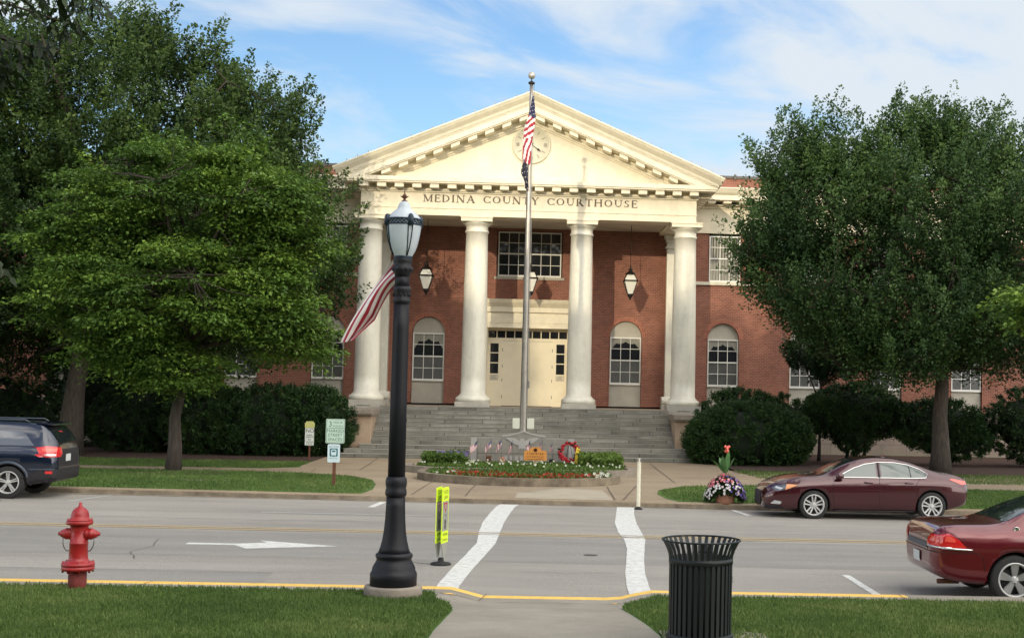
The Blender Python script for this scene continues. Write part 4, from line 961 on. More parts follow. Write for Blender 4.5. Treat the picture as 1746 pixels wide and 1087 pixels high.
for j in range(nv):
    for i in range(nu):
        k = j*(nu+1)+i; st_ = int((j+.5)/nv*8.0)
        fm.f.append([k, k+1, k+nu+2, k+nu+1]); fm.m.append((st_+1) % 2); fm.s.append(True)
o = fm.build('flag', ['red', 'white_cloth'], loc=(lx, ly, lz-.13)); tag(o, 'red and white striped flag hanging and blowing left from the black street lamp', 'flag')
# fire hydrant
hx, hy = -5.12, 17.12; hz = znear(hx, hy)
hy_ = thing('fire_hydrant', (hx, hy, hz), 'red fire hydrant with side caps and chains at the near kerb', 'fire hydrant')
a = MB(); a.lathe([(.118, -.1), (.118, .30)], n=24); a.build('lower_barrel', ['hydrant_low'], hy_)
a = MB(); a.lathe([(.12, .24), (.20, .25), (.212, .27), (.212, .30), (.20, .305), (.212, .31), (.212, .345), (.19, .36), (.128, .38), (.122, .42), (.118, .60), (.122, .605), (.122, .62), (.114, .625), (.113, .82), (.122, .85), (.165, .862), (.172, .875), (.172, .905), (.165, .91)], n=28)
for k in range(8):
    an = 2*math.pi*(k+.5)/8; a.lathe([(.016, .225), (.016, .375)], (.188*math.cos(an), .188*math.sin(an), 0), 6)
a.build('barrel', ['hydrant_red'], hy_)
a = MB(); a.lathe([(.165, .91), (.160, .93), (.118, .945), (.116, .98), (.108, 1.02), (.090, 1.055), (.062, 1.08), (.034, 1.095), (.028, 1.10), (.028, 1.115), (.020, 1.12), (.020, 1.155), (0, 1.157)], n=28)
for k in range(8):
    an = 2*math.pi*(k+.5)/8; a.lathe([(.012, .855), (.012, .94)], (.150*math.cos(an), .150*math.sin(an), 0), 6)
a.build('bonnet', ['hydrant_red'], hy_)
for s in (-1, 1):
    a = MB(); a.lathe([(.088, s*.085), (.080, s*.12), (.074, s*.145), (.078, s*.15), (.078, s*.17), (.066, s*.185), (.055, s*.215), (.046, s*.235), (.030, s*.24), (.026, s*.27), (0, s*.272)], (0, 0, .735), 16, axis='x'); a.build('hose_cap', ['hydrant_red'], hy_, fix=True)
    a = MB(); a.tube([(s*.20, -.02, .70), (s*.205, -.02, .62), (s*.19, -.02, .56), (s*.155, -.02, .51), (s*.125, -.01, .51)], .008, 6); a.build('chain', ['chain'], hy_)
a = MB(); a.lathe([(.0, -.08), (.05, -.10)] if False else [(.078, -.08), (.078, -.15), (.086, -.155), (.086, -.18), (.07, -.19), (.03, -.20), (.02, -.23), (0, -.23)], (0, 0, .735), 18, axis='y'); a.build('pumper_cap', ['hydrant_red'], hy_, fix=True)
hy_.scale = (.91, .91, .91)
# trash can
tx, ty = 2.085, 13.35; tz = znear(tx, ty)+.025
tcn = thing('trash_can', (tx, ty, tz), 'black slatted steel litter bin with a flared rim beside the path', 'litter bin')
a = MB(); n = 34; rot0 = .04
for k in range(n):
    an = 2*math.pi*(k+rot0)/n; c, s = math.cos(an), math.sin(an); pr = [(.305, .03), (.306, .40), (.308, .76), (.315, .82), (.335, .88), (.368, .945), (.382, .965)]
    tg_ = Vector((-s, c, 0))*.0175
    for (r1, z1), (r2, z2) in zip(pr[:-1], pr[1:]):
        p1 = Vector((r1*c, r1*s, z1)); p2 = Vector((r2*c, r2*s, z2)); nn = Vector((c, s, 0))*.004
        a.add([p1-tg_+nn, p1+tg_+nn, p2+tg_+nn, p2-tg_+nn, p1-tg_-nn, p1+tg_-nn, p2+tg_-nn, p2-tg_-nn], [(0, 1, 2, 3), (7, 6, 5, 4), (0, 3, 7, 4), (1, 5, 6, 2)])
a.build('slats', ['can_black'], tcn)
a = MB(); a.tube([(.385*math.cos(2*math.pi*i/48), .385*math.sin(2*math.pi*i/48), .97) for i in range(49)], .0095, 8); a.build('rim', ['can_black'], tcn)
a = MB(); a.lathe([(.298, .745), (.318, .745), (.318, .80), (.298, .80), (.298, .745)], n=48, cap=False); a.build('upper_band', ['can_black'], tcn, fix=True)
a = MB(); a.lathe([(.294, .0), (.325, .0), (.325, .055), (.315, .065), (.294, .065), (.294, 0)], n=48, cap=False); a.lathe([(.24, -.03), (.24, .0)], n=24); a.build('base', ['can_black'], tcn, fix=True)
a = MB(); a.lathe([(0, .03), (.285, .03), (.290, .79), (.283, .79), (.278, .05)], n=40, cap=False); a.build('liner', ['liner'], tcn)
# pedestrian crossing paddle (turned almost edge-on)
px, py = -.985, 21.22; pz = zroad(px, py)
pd_ = thing('crossing_sign', (px, py, pz), 'yellow-green pedestrian crossing paddle standing edge-on in the road by the crosswalk', 'sign', rz=R(-4))
a = MB(); a.lathe([(.16, 0), (.165, .012), (.14, .035), (.05, .05), (.045, .09), (.035, .11)], n=18); a.build('base', ['rubber'], pd_)
for s, rz_ in ((-1, R(82)), (1, R(80))):
    a = MB(); hw2 = .155; 
    pl = [(-hw2, 1.16), (-hw2+.02, 1.19), (hw2-.02, 1.19), (hw2, 1.16), (hw2, .34), (.04, .12), (-.04, .12), (-hw2, .34)]
    a.prism_y(pl, -.004, .004, 0)
    a.prism_y([(-hw2-.003, .98), (-hw2-.003, 1.165), (-hw2+.015, 1.195), (hw2-.015, 1.195), (hw2+.003, 1.165), (hw2+.003, .98)], -.007, .007, 1)
    a.box(-hw2-.003, hw2+.003, -.007, .007, .34, .52, 1); a.box(-hw2-.002, -hw2+.009, -.006, .006, .52, .98, 1); a.box(hw2-.009, hw2+.002, -.006, .006, .52, .98, 1)
    for sy in (-1, 1):
        def pl_(x, y, z0, sy=sy): return (x*(-sy)*-1, sy*.0085, z0+y)
        a.text('STATE', .085, lambda x, y: (x*(1 if sy < 0 else -1), sy*.0085, 1.09+y), 2); a.text('LAW', .085, lambda x, y: (x*(1 if sy < 0 else -1), sy*.0085, 1.01+y), 2)
        a.text('WITHIN', .07, lambda x, y: (x*(1 if sy < 0 else -1), sy*.0085, .445+y), 2, sx=.9); a.text('CROSSWALK', .05, lambda x, y: (x*(1 if sy < 0 else -1), sy*.0085, .37+y), 2, sx=.85)
        a.prism_y([(0, .80), (-.10, .955), (.10, .955)], min(sy*.005, sy*.006), max(sy*.005, sy*.006), 3)
        a.prism_y([(0, .85), (-.055, .93), (.055, .93)], min(sy*.006, sy*.007), max(sy*.006, sy*.007), 0)
        a.text('TO', .06, lambda x, y: (x*(1 if sy < 0 else -1), sy*.0085, .74+y), 2)
        a.prism_y([(0-.02, .70), (.02, .70), (.035, .66), (.02, .62), (.04, .55), (.02, .55), (0, .6), (-.03, .55), (-.045, .55), (-.02, .62), (-.035, .66)], min(sy*.005, sy*.007), max(sy*.005, sy*.007), 2)
    o = a.build('panel', ['paddle_face', 'lime', 'sign_ink', 'tail_red'], pd_, fix=True); o.rotation_euler = (0, 0, rz_); o.location = (s*.047, 0, 0)
# white flexible delineator post
dx, dy = 2.90, 31.95
dl = thing('delineator_post', (dx, dy, zroad(dx, dy)), 'thin off-white flexible post on a dark foot at the far end of the crosswalk', 'post')
a = MB(); a.prism_z([(.045*math.cos(2*math.pi*i/12), .032*math.sin(2*math.pi*i/12)) for i in range(12)], .05, 1.2); a.build('post', ['delineator'], dl)
a = MB(); a.box(-.05, -.015, -.034, -.03, 1.12, 1.19); a.box(.015, .05, -.034, -.03, 1.12, 1.19); a.build('reflector', ['chain'], dl)
a = MB(); a.lathe([(.10, 0), (.10, .02), (.05, .05), (.04, .07)], n=14); a.build('foot', ['rubber'], dl)
# parking and bus stop sign
sx, sy_ = -4.74, 35.6
sg = thing('parking_sign', (sx, sy_, zfar(sx, sy_)), 'pale green three hour parking sign above a bus stop plate on a brown wooden post', 'sign')
def rrect(x0, x1, z0, z1, r=.03, n=4):
    o = []
    for cx, cz, a0 in ((x1-r, z1-r, 0), (x0+r, z1-r, 90), (x0+r, z0+r, 180), (x1-r, z0+r, 270)):
        for i in range(n+1): a = R(a0+90*i/n); o.append((cx+r*math.cos(a), cz+r*math.sin(a)))
    return o
a = MB(); a.box(-.04, .04, -.03, .03, -.2, 1.66); a.build('post', ['rust'], sg)
a = MB(); a.prism_y(rrect(-.235, .245, 1.09, 1.72), -.050, -.035, 0); a.prism_y(rrect(-.222, .232, 1.103, 1.707), -.0515, -.050, 1); a.prism_y(rrect(-.212, .222, 1.113, 1.697), -.053, -.0515, 0)
yl = -.055; a.box(-.212, .222, -.055, -.053, 1.475, 1.487, 1)
tp = lambda x0, z0: (lambda x, y: (x0+x, yl, z0+y))
a.text('3', .20, tp(-.125, 1.52), 1); a.text('HOUR', .085, tp(.07, 1.60), 1); a.text('PARKING', .075, tp(.07, 1.51), 1, sx=.85)
a.text('MARKED', .115, tp(.005, 1.375), 1, sx=.95); a.text('STREET', .115, tp(.005, 1.265), 1); a.text('SPACES', .115, tp(.005, 1.15), 1); a.build('parking_plate', ['sign_pale', 'sign_green'], sg)
a = MB(); a.prism_y(rrect(-.175, .14, .60, 1.07), -.050, -.035, 0)
a.text('BUS STOP', .058, tp(-.015, .985), 1); a.text('SHUTTLE', .05, tp(-.02, .69), 1); a.text('1', .04, tp(-.02, .64), 1)
a.prism_y(rrect(-.12, .085, .75, .96, .02), -.053, -.050, 1); a.prism_y(rrect(-.085, .05, .785, .935, .035), -.055, -.053, 0)
a.prism_y(rrect(-.062, .027, .865, .91, .012), -.057, -.055, 1); a.box(-.075, -.05, -.055, -.053, .768, .787, 0); a.box(.015, .04, -.055, -.053, .768, .787, 0); a.build('bus_plate', ['sign_blue', 'sign_teal'], sg)
sx, sy_ = -7.82, 50.5
s2 = thing('notice_sign', (sx, sy_, zfar(sx, sy_)-.17), 'small white notice with a dull yellow plate on top, in front of the dark hedge', 'sign')
a = MB(); a.box(-.03, .03, .0, .05, -.1, .9); a.build('post', ['rust'], s2)
a = MB(); a.prism_y([(-.18, 1.36), (.16, 1.36), (.17, 1.52), (.10, 1.60), (-.12, 1.60), (-.19, 1.52)], -.02, 0); a.build('yellow_plate', ['yellow_dull'], s2)
a = MB(); a.box(-.17, .15, -.02, 0, .72, 1.35); a.text('NO', .19, lambda x, y: (x-.0, -.023, 1.19+y), 1)
for zz, hw2 in ((1.10, .10), (1.03, .12), (.93, .05), (.85, .10), (.78, .11)):
    q = random.Random(int(zz*100)); x = -hw2
    while x < hw2: ww = q.uniform(.012, .03); a.box(x, x+ww, -.023, -.02, zz-.016, zz+.016, 1); x += ww+.012
a.build('notice_plate', ['sign_white', 'sign_ink'], s2)
# flower pot
fx, fy = 5.07, 32.75
pt = thing('flower_pot', (fx, fy, zfar(fx, fy)), 'round terracotta planter standing on the far kerb in front of the maroon sedan', 'flower pot')
a = MB(); a.lathe([(.20, -.02), (.235, .10), (.26, .28), (.265, .34), (.285, .35), (.29, .39), (.275, .40), (.25, .39), (.24, .34)], n=32); a.build('pot', ['terracotta'], pt)
a = MB(); a.lathe([(.245, .33), (.20, .36), (0, .38)], n=20); a.build('soil', ['soil'], pt)
# ------------------------------------------------------------------ foliage tools
def quads(name, B, D, Nn, L, W, tint, m, parent=None, org=(0, 0, 0)):
    """leaf quads: base points B, directions D, normals Nn, lengths L, widths W"""
    n = len(B); D = D/np.linalg.norm(D, axis=1, keepdims=True); S = np.cross(D, Nn); S /= (np.linalg.norm(S, axis=1, keepdims=True)+1e-9)
    U = np.cross(S, D); L = L[:, None]; W = W[:, None]
    v = np.empty((n, 4, 3)); v[:, 0] = B; v[:, 1] = B+D*L*.45+S*W/2+U*W*.15; v[:, 2] = B+D*L; v[:, 3] = B+D*L*.45-S*W/2+U*W*.15
    v -= np.array(org)
    me = bpy.data.meshes.new(name); me.vertices.add(n*4); me.vertices.foreach_set('co', v.astype(np.float32).ravel())
    me.loops.add(n*4); me.loops.foreach_set('vertex_index', np.arange(n*4, dtype=np.int32))
    me.polygons.add(n); me.polygons.foreach_set('loop_start', np.arange(0, n*4, 4, dtype=np.int32)); me.polygons.foreach_set('loop_total', np.full(n, 4, np.int32))
    at = me.attributes.new('tint', 'FLOAT', 'FACE'); at.data.foreach_set('value', np.clip(tint, 0, 1).astype(np.float32))
    me.update(); me.validate(); me.materials.append(M[m])
    ob = bpy.data.objects.new(name, me); COL.objects.link(ob)
    if parent: ob.parent = parent
    return ob
def unit(a): return a/(np.linalg.norm(a, axis=-1, keepdims=True)+1e-9)
def vnoise(p, f, seed=0):
    q = np.random.RandomState(seed); s = 0
    for k in range(6):
        d = q.normal(size=3); d /= np.linalg.norm(d); s = s+np.sin(p@d*f*(.6+.3*k)+q.uniform(0, 6.28))
    return s/6
def crown_points(blobs, n, rs, shell=.62, gap=0.0, gf=1.6, seed=0, zs_=1.0):
    """clump centres spread over the outer shell of a union of ellipsoids; returns centres, outward directions"""
    bl = np.array(blobs, float); area = bl[:, 3]*bl[:, 4]+bl[:, 4]*bl[:, 5]+bl[:, 3]*bl[:, 5]
    C, Dv = [], []; tot = 0
    while tot < n:
        k = rs.choice(len(bl), size=n, p=area/area.sum()); d = unit(rs.normal(size=(n, 3)))
        r = shell+(1-shell)*rs.uniform(0, 1, n)**.7
        inner = rs.uniform(0, 1, n) < .18; r[inner] *= rs.uniform(.4, 1, inner.sum())
        p = bl[k, :3]+d*bl[k, 3:6]*r[:, None]
        # reject points buried deep in another blob
        depth = np.min(np.linalg.norm((p[:, None, :]-bl[None, :, :3])/bl[None, :, 3:6], axis=2), axis=1)
        ok = (depth > shell*.72) | inner
        if gap: ok &= vnoise(p*np.array([1, 1, zs_]), gf, seed) > -1+gap
        C.append(p[ok]); Dv.append(unit(d*bl[k, 3:6][:, [0, 1, 2]])[ok]); tot += ok.sum()
    return np.concatenate(C)[:n], np.concatenate(Dv)[:n]
def crown(name, m, blobs, n, per, style, rs, size, leaf, parent, org, gap=.0, shell=.62, gf=1.6, tint0=.45, seed=0, pts=None):
    C, Dv = crown_points(blobs, n, rs, shell, gap, gf, seed, 1.35 if style == 'spray' else 1.0) if pts is None else pts
    n = len(C); ct = rs.normal(0, .20, n)
    k = np.repeat(np.arange(n), per); N_ = len(k); sz = size*rs.uniform(.65, 1.3, n)[k]
    o = Dv[k]; up = np.array([0, 0, 1.0])
    if style == 'spray':
        oh = unit(o*np.array([1, 1, .25])); side = unit(np.cross(oh, up)); u = rs.uniform(-1, 1, N_); r_ = np.sqrt(rs.uniform(0, 1, N_))
        a = rs.uniform(0, 2*np.pi, N_); lx_ = np.cos(a)*r_; ly_ = np.sin(a)*r_
        off = oh*(lx_*sz)[:, None]+side*(ly_*sz*.9)[:, None]; off[:, 2] += sz*(.10*rs.normal(size=N_)-.30*r_**2)
        D = unit(off/sz[:, None]+rs.normal(0, .45, (N_, 3))); D[:, 2] = D[:, 2]*.5-.22; Nn = unit(np.array([0, 0, 1.0])+rs.normal(0, .38, (N_, 3)))
        top = off[:, 2]/sz
    elif style == 'plume':
        ax = unit(o*np.array([.8, .8, .4])+up*.85+rs.normal(0, .22, (n, 3))[k]); t = rs.uniform(-.5, 1, N_)
        rad = sz*.29*np.clip(1.05-t*.9, .10, 1.2)*np.sqrt(rs.uniform(0, 1, N_))
        rv = unit(np.cross(ax, rs.normal(size=(N_, 3)))); off = ax*(t*sz)[:, None]+rv*rad[:, None]
        D = unit(rv+ax*.5+rs.normal(0, .5, (N_, 3))); Nn = unit(rs.normal(size=(N_, 3))+up*.8+rv*.6); top = t
    else:
        ax = unit(o+up*.35); t = rs.uniform(0, 1, N_); rv = unit(rs.normal(size=(N_, 3))); off = rv*(sz*.5*rs.uniform(0, 1, N_))[:, None]+ax*(t*sz*.5)[:, None]
        D = unit(ax+rs.normal(0, .5, (N_, 3))); Nn = unit(rs.normal(size=(N_, 3))+o); top = t
    Ls = leaf*rs.uniform(.7, 1.3, N_)
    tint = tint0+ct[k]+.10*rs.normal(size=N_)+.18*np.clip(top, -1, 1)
    return quads(name, C[k]+off, D, Nn, Ls, Ls*.62, tint, m, parent, org), C
def branches(mb, base, top, C, rs, nl=12, r0=.2, twigs=500, rl=.09, zlo=.45):
    """trunk, limbs to spread-out clump centres, twigs to the rest"""
    base = np.array(base, float); top = np.array(top, float)
    K = 8; tr = [base+(top-base)*i/K+np.array([rs.normal(0, .05), rs.normal(0, .05), 0])*(i > 1) for i in range(K+1)]
    mb.tube([tuple(p) for p in tr], [r0*1.35, r0*1.02]+[r0*(1-.65*i/K) for i in range(2, K+1)], 12)
    idx = [rs.randint(len(C))]
    for _ in range(nl-1):
        d = np.min(np.linalg.norm(C[:, None]-C[idx][None], axis=2), axis=1); idx.append(int(np.argmax(d+rs.uniform(0, .6, len(C)))))
    samples = list(tr[4:]); 
    for j in idx:
        e = C[j]; f_ = zlo+(1-zlo)*rs.uniform(0, 1); s = base+(top-base)*f_
        if e[2] < s[2]-1: s = base+(top-base)*zlo
        mid = (s+e)/2+np.array([rs.normal(0, .25), rs.normal(0, .25), .35]); P_ = []
        for i in range(9):
            t = i/8; P_.append((1-t)**2*s+2*t*(1-t)*mid+t*t*e)
        mb.tube([tuple(p) for p in P_], [rl*(1-.85*i/8)+.012 for i in range(9)], 7); samples += P_[2:]
    S_ = np.array(samples)
    for j in rs.permutation(len(C))[:twigs]:
        d = np.linalg.norm(S_-C[j], axis=1); q_ = S_[int(np.argmin(d))]; m_ = (q_+C[j])/2+rs.normal(0, .08, 3)
        mb.tube([tuple(q_), tuple(m_), tuple(C[j])], [.022, .014, .006], 4, sm=False)
def tree(name, label, cat, base, top, r0, blobs, n, per, style, size, leaf, m, seed, gap=.25, nl=12, rl=.09, twigs=400, group=None, shell=.62, gf=1.6, zlo=.45, tint0=.45):
    rs = np.random.RandomState(seed); t = thing(name, base, label, cat, group)
    o, C = crown('crown', m, blobs, n, per, style, rs, size, leaf, t, base, gap, shell, gf, tint0, seed)
    mb = MB(); branches(mb, (base[0], base[1], base[2]-.1), top, C, rs, nl, r0, twigs, rl, zlo); mb.build('trunk', ['bark'], t, org=base)
    return t
# ------------------------------------------------------------------ trees
b = (-10.38, 41.6, zfar(-10.4, 41.6))
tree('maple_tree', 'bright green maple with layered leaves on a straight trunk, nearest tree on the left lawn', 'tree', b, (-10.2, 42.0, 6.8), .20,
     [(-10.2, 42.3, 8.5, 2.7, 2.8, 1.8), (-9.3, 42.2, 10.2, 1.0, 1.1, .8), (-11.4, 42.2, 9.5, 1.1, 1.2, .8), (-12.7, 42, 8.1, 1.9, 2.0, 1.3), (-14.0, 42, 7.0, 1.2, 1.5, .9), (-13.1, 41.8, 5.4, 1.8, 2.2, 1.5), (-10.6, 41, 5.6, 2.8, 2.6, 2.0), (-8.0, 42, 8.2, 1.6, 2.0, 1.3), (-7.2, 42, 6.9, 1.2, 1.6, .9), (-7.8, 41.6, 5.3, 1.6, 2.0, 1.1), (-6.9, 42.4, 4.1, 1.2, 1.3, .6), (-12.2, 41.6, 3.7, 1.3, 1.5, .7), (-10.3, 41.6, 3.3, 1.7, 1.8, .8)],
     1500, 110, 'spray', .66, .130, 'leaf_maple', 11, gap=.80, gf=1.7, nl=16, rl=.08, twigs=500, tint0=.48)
b = (-16.6, 51, .05)
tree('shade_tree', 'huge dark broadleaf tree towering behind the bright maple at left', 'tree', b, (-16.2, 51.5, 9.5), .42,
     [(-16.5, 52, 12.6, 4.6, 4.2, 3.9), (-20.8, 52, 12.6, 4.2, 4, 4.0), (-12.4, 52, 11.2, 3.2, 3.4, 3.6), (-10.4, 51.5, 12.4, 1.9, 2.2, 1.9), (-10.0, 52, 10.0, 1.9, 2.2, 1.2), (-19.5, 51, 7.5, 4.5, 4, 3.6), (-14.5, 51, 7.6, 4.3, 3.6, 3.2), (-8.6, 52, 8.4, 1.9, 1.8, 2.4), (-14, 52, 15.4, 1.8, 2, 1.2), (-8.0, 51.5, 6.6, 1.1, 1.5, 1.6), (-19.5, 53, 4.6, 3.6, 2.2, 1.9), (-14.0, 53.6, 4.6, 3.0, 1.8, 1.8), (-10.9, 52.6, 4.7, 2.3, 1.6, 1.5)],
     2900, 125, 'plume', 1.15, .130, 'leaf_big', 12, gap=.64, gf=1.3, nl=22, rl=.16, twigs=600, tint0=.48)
b = (-25.5, 49, .05)
tree('shade_tree', 'dark dense tree at the far left edge above the blue car', 'tree', b, (-25, 49, 8), .4,
     [(-24, 49, 12, 4.5, 4, 4.6), (-23, 48.5, 6.5, 4.0, 3.6, 3.6), (-20.5, 47.5, 4.2, 2.4, 2.6, 1.9)], 1000, 115, 'plume', 1.2, .135, 'leaf_big', 13, gap=.3, nl=10, rl=.14, twigs=150, tint0=.35)
b = (15.15, 48.3, zfar(15, 48.3))
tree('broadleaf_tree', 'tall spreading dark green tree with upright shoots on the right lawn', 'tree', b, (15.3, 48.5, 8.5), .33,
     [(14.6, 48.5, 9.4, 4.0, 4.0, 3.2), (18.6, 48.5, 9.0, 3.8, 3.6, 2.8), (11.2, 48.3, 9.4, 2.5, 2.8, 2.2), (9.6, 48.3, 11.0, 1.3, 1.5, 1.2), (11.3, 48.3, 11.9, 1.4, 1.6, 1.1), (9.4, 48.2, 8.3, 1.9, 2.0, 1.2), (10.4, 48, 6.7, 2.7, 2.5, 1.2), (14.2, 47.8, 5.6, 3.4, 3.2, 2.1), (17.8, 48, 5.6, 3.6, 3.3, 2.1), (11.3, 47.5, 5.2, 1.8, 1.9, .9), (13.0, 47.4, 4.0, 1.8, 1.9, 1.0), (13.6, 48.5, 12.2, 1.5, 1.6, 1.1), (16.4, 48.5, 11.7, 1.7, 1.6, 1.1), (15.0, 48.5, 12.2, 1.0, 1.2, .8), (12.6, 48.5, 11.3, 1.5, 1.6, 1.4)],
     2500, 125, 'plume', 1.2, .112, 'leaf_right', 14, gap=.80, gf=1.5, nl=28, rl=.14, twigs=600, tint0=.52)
b = (18.2, 36.5, zfar(18, 36))
tree('maple_tree', 'light green maple reaching into the picture at the right edge', 'tree', b, (18.2, 36.5, 5.5), .17,
     [(16.6, 36.3, 5.6, 2.8, 2.4, 1.6), (14.4, 36.2, 5.4, 1.3, 1.2, .65), (18, 36.5, 7.4, 2.6, 2.4, 1.6)], 420, 70, 'spray', .6, .15, 'leaf_maple', 15, gap=.3, nl=8, rl=.06, twigs=150, tint0=.62)
b = (12.3, 56.0, 0)
tree('small_tree', 'small dark ornamental tree against the brick wall beside the second right arched window', 'tree', b, (12.5, 56, 4.2), .07,
     [(12.2, 56, 4.5, 1.3, 1.1, 1.0), (13.6, 56, 4.9, 1.1, 1.0, .7), (12.8, 56, 3.9, .9, .8, .6)], 240, 70, 'plume', .5, .12, 'leaf_yew', 16, gap=.25, nl=6, rl=.03, twigs=100, tint0=.3)
# near tree whose drooping leaves come in at the upper left
rs = np.random.RandomState(21); b = (-5.4, 7.2, znear(-5.4, 7.2))
ft = thing('overhanging_tree', b, 'near tree with long drooping leaves hanging into the upper left corner', 'tree')
mb = MB(); mb.tube([(b[0], b[1], b[2]-.1), (-5.3, 7.2, 2.2), (-5.0, 7.3, 4.0), (-4.7, 7.4, 5.6)], [.17, .13, .11, .08], 10)
tw = []
for (e, mid) in (((-2.33, 8.0, 4.80), (-3.6, 7.7, 5.2)), ((-2.50, 8.0, 4.66), (-3.6, 7.7, 4.9)), ((-2.72, 8.05, 4.55), (-3.7, 7.7, 4.7)), ((-2.28, 8.1, 4.98), (-3.3, 7.7, 5.35)), ((-2.85, 7.9, 4.40), (-3.8, 7.6, 4.55)), ((-2.50, 8.3, 5.05), (-3.4, 7.8, 5.4)), ((-2.74, 8.0, 3.36), (-3.6, 7.7, 3.8))):
    s = np.array((-4.9, 7.35, 4.6)) if e[2] > 4 else np.array((-5.1, 7.3, 3.4)); m_ = np.array(mid); e = np.array(e)
    P_ = [(1-t)**2*s+2*t*(1-t)*m_+t*t*e for t in np.linspace(0, 1, 14)]; mb.tube([tuple(p) for p in P_], [.03*(1-.85*i/13) for i in range(14)], 6); tw += [P_[i]*(1-f_)+P_[min(13, i+1)]*f_ for i in range(7, 14) for f_ in (0, .5)]
mb.build('trunk', ['bark'], ft, org=b)
tw = np.array(tw); k = np.repeat(np.arange(len(tw)), 8); N_ = len(k)
D = unit(np.stack([rs.normal(.25, .55, N_), rs.normal(0, .5, N_), rs.normal(-.75, .35, N_)], 1)); Bp = tw[k]+rs.normal(0, .035, (N_, 3))
Nn = unit(rs.normal(size=(N_, 3))+np.array([0, -.4, .8])); Lf = rs.uniform(.09, .15, N_)
# each leaf in two bent halves so that it curves down
h = .5; D2 = unit(D+np.array([0, 0, -.55]))
B_all = np.concatenate([Bp, Bp+D*(Lf*.42)[:, None]]); 
quads('leaves', B_all, np.concatenate([D, D2]), np.concatenate([Nn, Nn]), np.concatenate([Lf*.62, Lf*.62]), np.concatenate([Lf*.27, Lf*.27]), np.concatenate([rs.uniform(0, 1, N_)]*2), 'leaf_fore', ft, b)
# ------------------------------------------------------------------ shrubs and hedges
def shrub(name, label, blobs, n, seed, size=.30, leaf=.07, per=75, stems=None, group=None, cat='shrub', tint0=.4, gap=.12):
    rs = np.random.RandomState(seed); bl = np.array(blobs); bx, by = bl[0, 0], bl[0, 1]; b = (bx, by, zfar(bx, by))
    t = thing(name, b, label, cat, group)
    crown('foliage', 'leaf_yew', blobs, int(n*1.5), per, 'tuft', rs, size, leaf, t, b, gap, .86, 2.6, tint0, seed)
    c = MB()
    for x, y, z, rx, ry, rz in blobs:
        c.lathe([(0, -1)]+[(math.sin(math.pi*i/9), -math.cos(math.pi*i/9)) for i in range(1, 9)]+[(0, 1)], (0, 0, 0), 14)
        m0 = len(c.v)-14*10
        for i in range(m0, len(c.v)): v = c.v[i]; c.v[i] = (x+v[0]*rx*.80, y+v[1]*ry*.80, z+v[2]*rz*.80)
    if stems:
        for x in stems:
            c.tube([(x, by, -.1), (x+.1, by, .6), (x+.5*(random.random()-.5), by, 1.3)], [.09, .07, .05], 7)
    c.build('stems', ['yew_core'], t, org=b); return t  # mostly dark solid cores blocking the view through the leaves, plus any stems
G1 = 'clipped evergreens along the courthouse'
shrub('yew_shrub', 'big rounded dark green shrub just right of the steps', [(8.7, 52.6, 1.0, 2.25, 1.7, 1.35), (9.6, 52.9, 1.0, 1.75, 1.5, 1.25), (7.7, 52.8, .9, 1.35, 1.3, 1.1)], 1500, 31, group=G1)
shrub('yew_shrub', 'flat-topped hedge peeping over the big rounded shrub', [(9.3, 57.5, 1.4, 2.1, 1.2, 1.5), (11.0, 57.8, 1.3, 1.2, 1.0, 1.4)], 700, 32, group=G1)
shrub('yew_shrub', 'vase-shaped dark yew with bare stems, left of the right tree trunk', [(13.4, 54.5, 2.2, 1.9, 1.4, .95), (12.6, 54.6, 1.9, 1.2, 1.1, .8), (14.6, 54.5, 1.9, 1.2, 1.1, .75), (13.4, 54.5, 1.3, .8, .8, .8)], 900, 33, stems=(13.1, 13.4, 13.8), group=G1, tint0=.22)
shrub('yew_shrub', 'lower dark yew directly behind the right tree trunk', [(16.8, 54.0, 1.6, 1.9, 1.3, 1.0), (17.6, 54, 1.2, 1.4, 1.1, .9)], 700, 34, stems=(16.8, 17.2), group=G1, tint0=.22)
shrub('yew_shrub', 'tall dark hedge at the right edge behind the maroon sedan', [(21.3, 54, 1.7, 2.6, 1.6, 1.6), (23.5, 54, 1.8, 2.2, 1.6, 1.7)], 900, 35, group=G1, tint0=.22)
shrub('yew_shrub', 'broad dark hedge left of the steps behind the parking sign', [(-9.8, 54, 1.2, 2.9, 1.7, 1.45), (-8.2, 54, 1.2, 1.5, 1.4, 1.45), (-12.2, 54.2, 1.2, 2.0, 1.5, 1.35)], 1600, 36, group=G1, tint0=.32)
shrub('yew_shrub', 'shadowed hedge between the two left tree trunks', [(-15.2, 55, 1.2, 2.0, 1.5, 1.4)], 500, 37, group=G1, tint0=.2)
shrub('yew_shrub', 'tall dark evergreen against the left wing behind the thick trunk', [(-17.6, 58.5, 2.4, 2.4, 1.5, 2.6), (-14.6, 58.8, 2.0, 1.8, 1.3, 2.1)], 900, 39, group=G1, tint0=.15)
shrub('yew_shrub', 'shadowed hedge beyond the blue car, left of the thick trunk', [(-20.2, 54, 1.2, 2.6, 1.6, 1.5), (-24.5, 54, 1.2, 2.6, 1.6, 1.6)], 900, 38, group=G1, tint0=.2)
